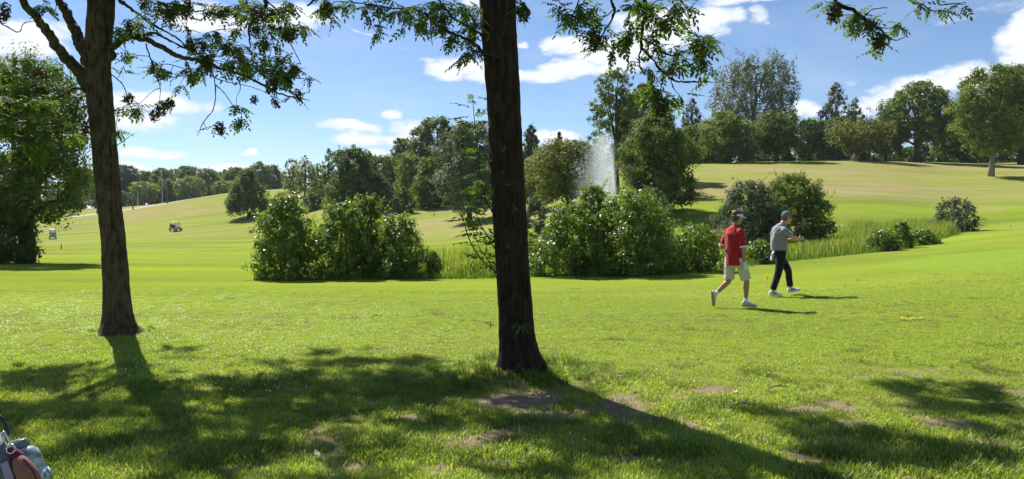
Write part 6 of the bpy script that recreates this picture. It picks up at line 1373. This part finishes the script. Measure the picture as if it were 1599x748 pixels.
# ------------------------------------------------------------------ golf bag corner with hanging things, bottom left
def golf_bag():
    D = 2.25; pt = lambda px, py, d=D: unproj(px, py, d); fab = simple('blue_grey_nylon', (.085, .11, .135), .7, .3, nscale=200); fab2 = simple('light_grey_nylon', (.34, .37, .40), .7, .3, nscale=200); dark = black_p
    burg = simple('burgundy_fabric', (.11, .012, .045), .75, .3, nscale=180); lilac = simple('lilac_strap', (.30, .24, .38), .8, .2)
    mesh_m = NT('tan_net'); ck = mesh_m.new('ShaderNodeTexChecker'); ck.inputs['Scale'].default_value = 260; tc = mesh_m.new('ShaderNodeTexCoord'); mesh_m.l(tc.outputs['Object'], ck.inputs['Vector']); ck.inputs['Color1'].default_value = (.30, .16, .11, 1); ck.inputs['Color2'].default_value = (.17, .08, .06, 1); mesh_m.done(mesh_m.bsdf(ck.outputs['Color'], .8, .2))
    ctr = pt(-95, 700); ctr[2] = 0; root = empty('golf_bag', (ctr[0], ctr[1], Hs(ctr[0], ctr[1]))); O = np.array([ctr[0], ctr[1], Hs(ctr[0], ctr[1])]); tag(root, 'blue grey golf bag standing at the bottom left corner, mostly cut off', 'golf bag')
    b = MB(); tp = pt(-60, 702) - O; R = .155
    lean = np.array([.09, 0, 0]); add_loft(b, [(np.array([0, 0, .02]), R * .9, R * .9), (np.array([0, 0, .10]), R, R), (lean * .3 + [0, 0, .45], R * 1.03, R), (lean * .0 + [.0, 0, .80], R * 1.02, R), (np.array([-.02, 0, 1.02]), R, R), (np.array([-.03, 0, 1.09]), R * .97, R * .97), (np.array([-.03, 0, 1.10]), R * .8, R * .8)], (1, 0, 0), 28); body = b.build('bag_body', fab, root)
    b = MB(); a = pt(10, 700, D - .02) - O; c = pt(38, 752, D - .03) - O; add_box(b, (a + c) / 2, (.012, .05, .16), tilt=-.52, bev=.004); b.build('light_stripe', fab2, body)
    b = MB(); limb(b, [pt(-10, 688) - O, pt(8, 712, D - .04) - O, pt(24, 760, D - .04) - O], [(.022, .03), (.03, .03), (.036, .03)], (0, 1, 0)); b.build('side_pocket', fab, root)
    b = MB(); limb(b, [pt(6, 722, D - .08) - O, pt(14, 745, D - .08) - O, pt(16, 760, D - .08) - O], [(.012, .004), (.014, .004), (.010, .004)], (1, 0, 0)); b.build('lilac_strap', lilac, root)
    # black carry loop
    b = MB(); P, _ = catmull([pt(-14, 655), pt(-3, 650), pt(5, 656), pt(10, 668), pt(11, 680), pt(7, 690)], [.01] * 6, 6); add_tube(b, P - O, .0052, 8); b.build('handle_loop', dark, root)
    for k in range(4):
        b = MB(); s0 = tp + np.array([-.13 + .05 * k, .03 * (k % 2), .02]); add_tube(b, [s0 + [0, 0, -.1], s0 + [0, 0, .04]], .008, 6); b.build('club_grip', dark, root)
    # steel snap hook
    hk = empty('snap_hook', pt(9, 690, D - .06)); O2 = pt(9, 690, D - .06); tag(hk, 'shiny steel snap hook hanging from the black loop of the golf bag', 'hook')
    b = MB(); P, _ = catmull([pt(2, 678, D - .06), pt(6, 675, D - .06), pt(12, 684, D - .06), pt(16, 694, D - .06), pt(14, 698, D - .06), pt(8, 690, D - .06), pt(3, 680, D - .06)], [.01] * 7, 5); add_tube(b, P - O2, .0035, 8); b.build('hook', steel, hk)
    b = MB(); c = pt(17, 701, D - .06) - O2; add_tube(b, [c + np.array([math.cos(t) * .013, .003 * math.sin(t), math.sin(t) * .013]) for t in np.linspace(0, 6.283, 15)], .0028, 7); b.build('ring', steel, hk)
    # burgundy pouch with tan netting
    O3 = pt(35, 725, D - .05); pc = empty('ball_pouch', O3); tag(pc, 'burgundy and tan net pouch hanging from the snap hook of the golf bag', 'pouch')
    b = MB(); limb(b, [pt(15, 698, D - .05) - O3, pt(20, 706, D - .05) - O3, pt(28, 716, D - .05) - O3, pt(38, 732, D - .05) - O3], [(.008, .006), (.016, .012), (.022, .018), (.018, .016)], (1, 0, .3)); b.build('top_panel', burg, pc)
    b = MB(); limb(b, [pt(26, 716, D - .055) - O3, pt(33, 726, D - .06) - O3, pt(44, 744, D - .06) - O3, pt(52, 764, D - .06) - O3, pt(50, 776, D - .06) - O3], [(.018, .012), (.026, .022), (.032, .026), (.026, .022), (.010, .010)], (1, 0, .3)); b.build('net_panel', mesh_m.m, pc)
    b = MB(); P, _ = catmull([pt(36, 716, D - .085), pt(48, 730, D - .088), pt(57, 748, D - .088), pt(60, 765, D - .085)], [.01] * 4, 5); add_tube(b, P - O3, .003, 6); b.build('piping', burg, pc)
    # blue bottle
    A = pt(35, 698, D); B = pt(60, 746, D); O4 = A.copy(); bt = empty('water_bottle', O4); tag(bt, 'translucent blue water bottle with a grey carry ring hanging beside the golf bag', 'bottle')
    ax = nrm(B - A); t = NT('blue_bottle_plastic'); n = t.noise(25, 3, stretch=(1, 1, 2)); t.done(t.bsdf(t.mix(t.rng(n, .4, .6), (.12, .17, .22), (.42, .49, .52)), .25, .5)); q = lambda s: ax * s
    rr = .0345; add = MB(); add_loft(add, [(q(0), .015, .015), (q(.010), .026, .026), (q(.022), rr, rr), (q(.05), rr * 1.03, rr * 1.03), (q(.055), rr * .97, rr * .97), (q(.085), rr * 1.02, rr * 1.02), (q(.09), rr * .97, rr * .97), (q(.115), rr * 1.02, rr * 1.02), (q(.128), rr * .9, rr * .9), (q(.132), .02, .02)], (0, 1, 0), 28); add.build('bottle_body', t.m, bt)
    add = MB(); add_loft(add, [(q(-.022), .018, .018), (q(-.018), .021, .021), (q(.004), .021, .021), (q(.006), .016, .016)], (0, 1, 0), 20); add.build('cap', simple('cap_plastic', (.10, .16, .20), .4), bt)
    add = MB(); P, _ = catmull([A - ax * .012, pt(34, 690), pt(31, 687), pt(25, 689), pt(20, 692), pt(18, 698)], [.01] * 6, 6); add_tube(add, P - O4, .0036, 8); add.build('carry_ring', simple('grey_ring', (.42, .46, .48), .4), bt)
    lab = NT('bottle_label'); n = lab.noise(60, 2); lab.done(lab.bsdf(lab.mix(lab.rng(n, .45, .55), (.05, .12, .34), (.50, .62, .70)), .4, .4)); add = MB(); add_loft(add, [(q(.088), rr * 1.04, rr * 1.04), (q(.112), rr * 1.04, rr * 1.04)], (0, 1, 0), 28); add.build('label', lab.m, bt)
golf_bag()

# ------------------------------------------------------------------ air
def haze():
    t = NT('haze_air'); v = t.new('ShaderNodeVolumePrincipled'); v.inputs['Color'].default_value = (.80, .88, 1.0, 1); v.inputs['Density'].default_value = HAZE; v.inputs['Anisotropy'].default_value = 0
    t.l(v.outputs[0], t.out.inputs['Volume']); mb = MB(); add_box(mb, (0, 0, 18.0), (6400, 6400, 47.0)); o = mb.build('haze', t.m, smooth=False); tag(o, 'thin summer haze over the golf course', 'haze', kind='stuff')
HAZE = .00014
haze()
print("LEAVES", COUNT, sum(len(m.polygons) for m in bpy.data.meshes))
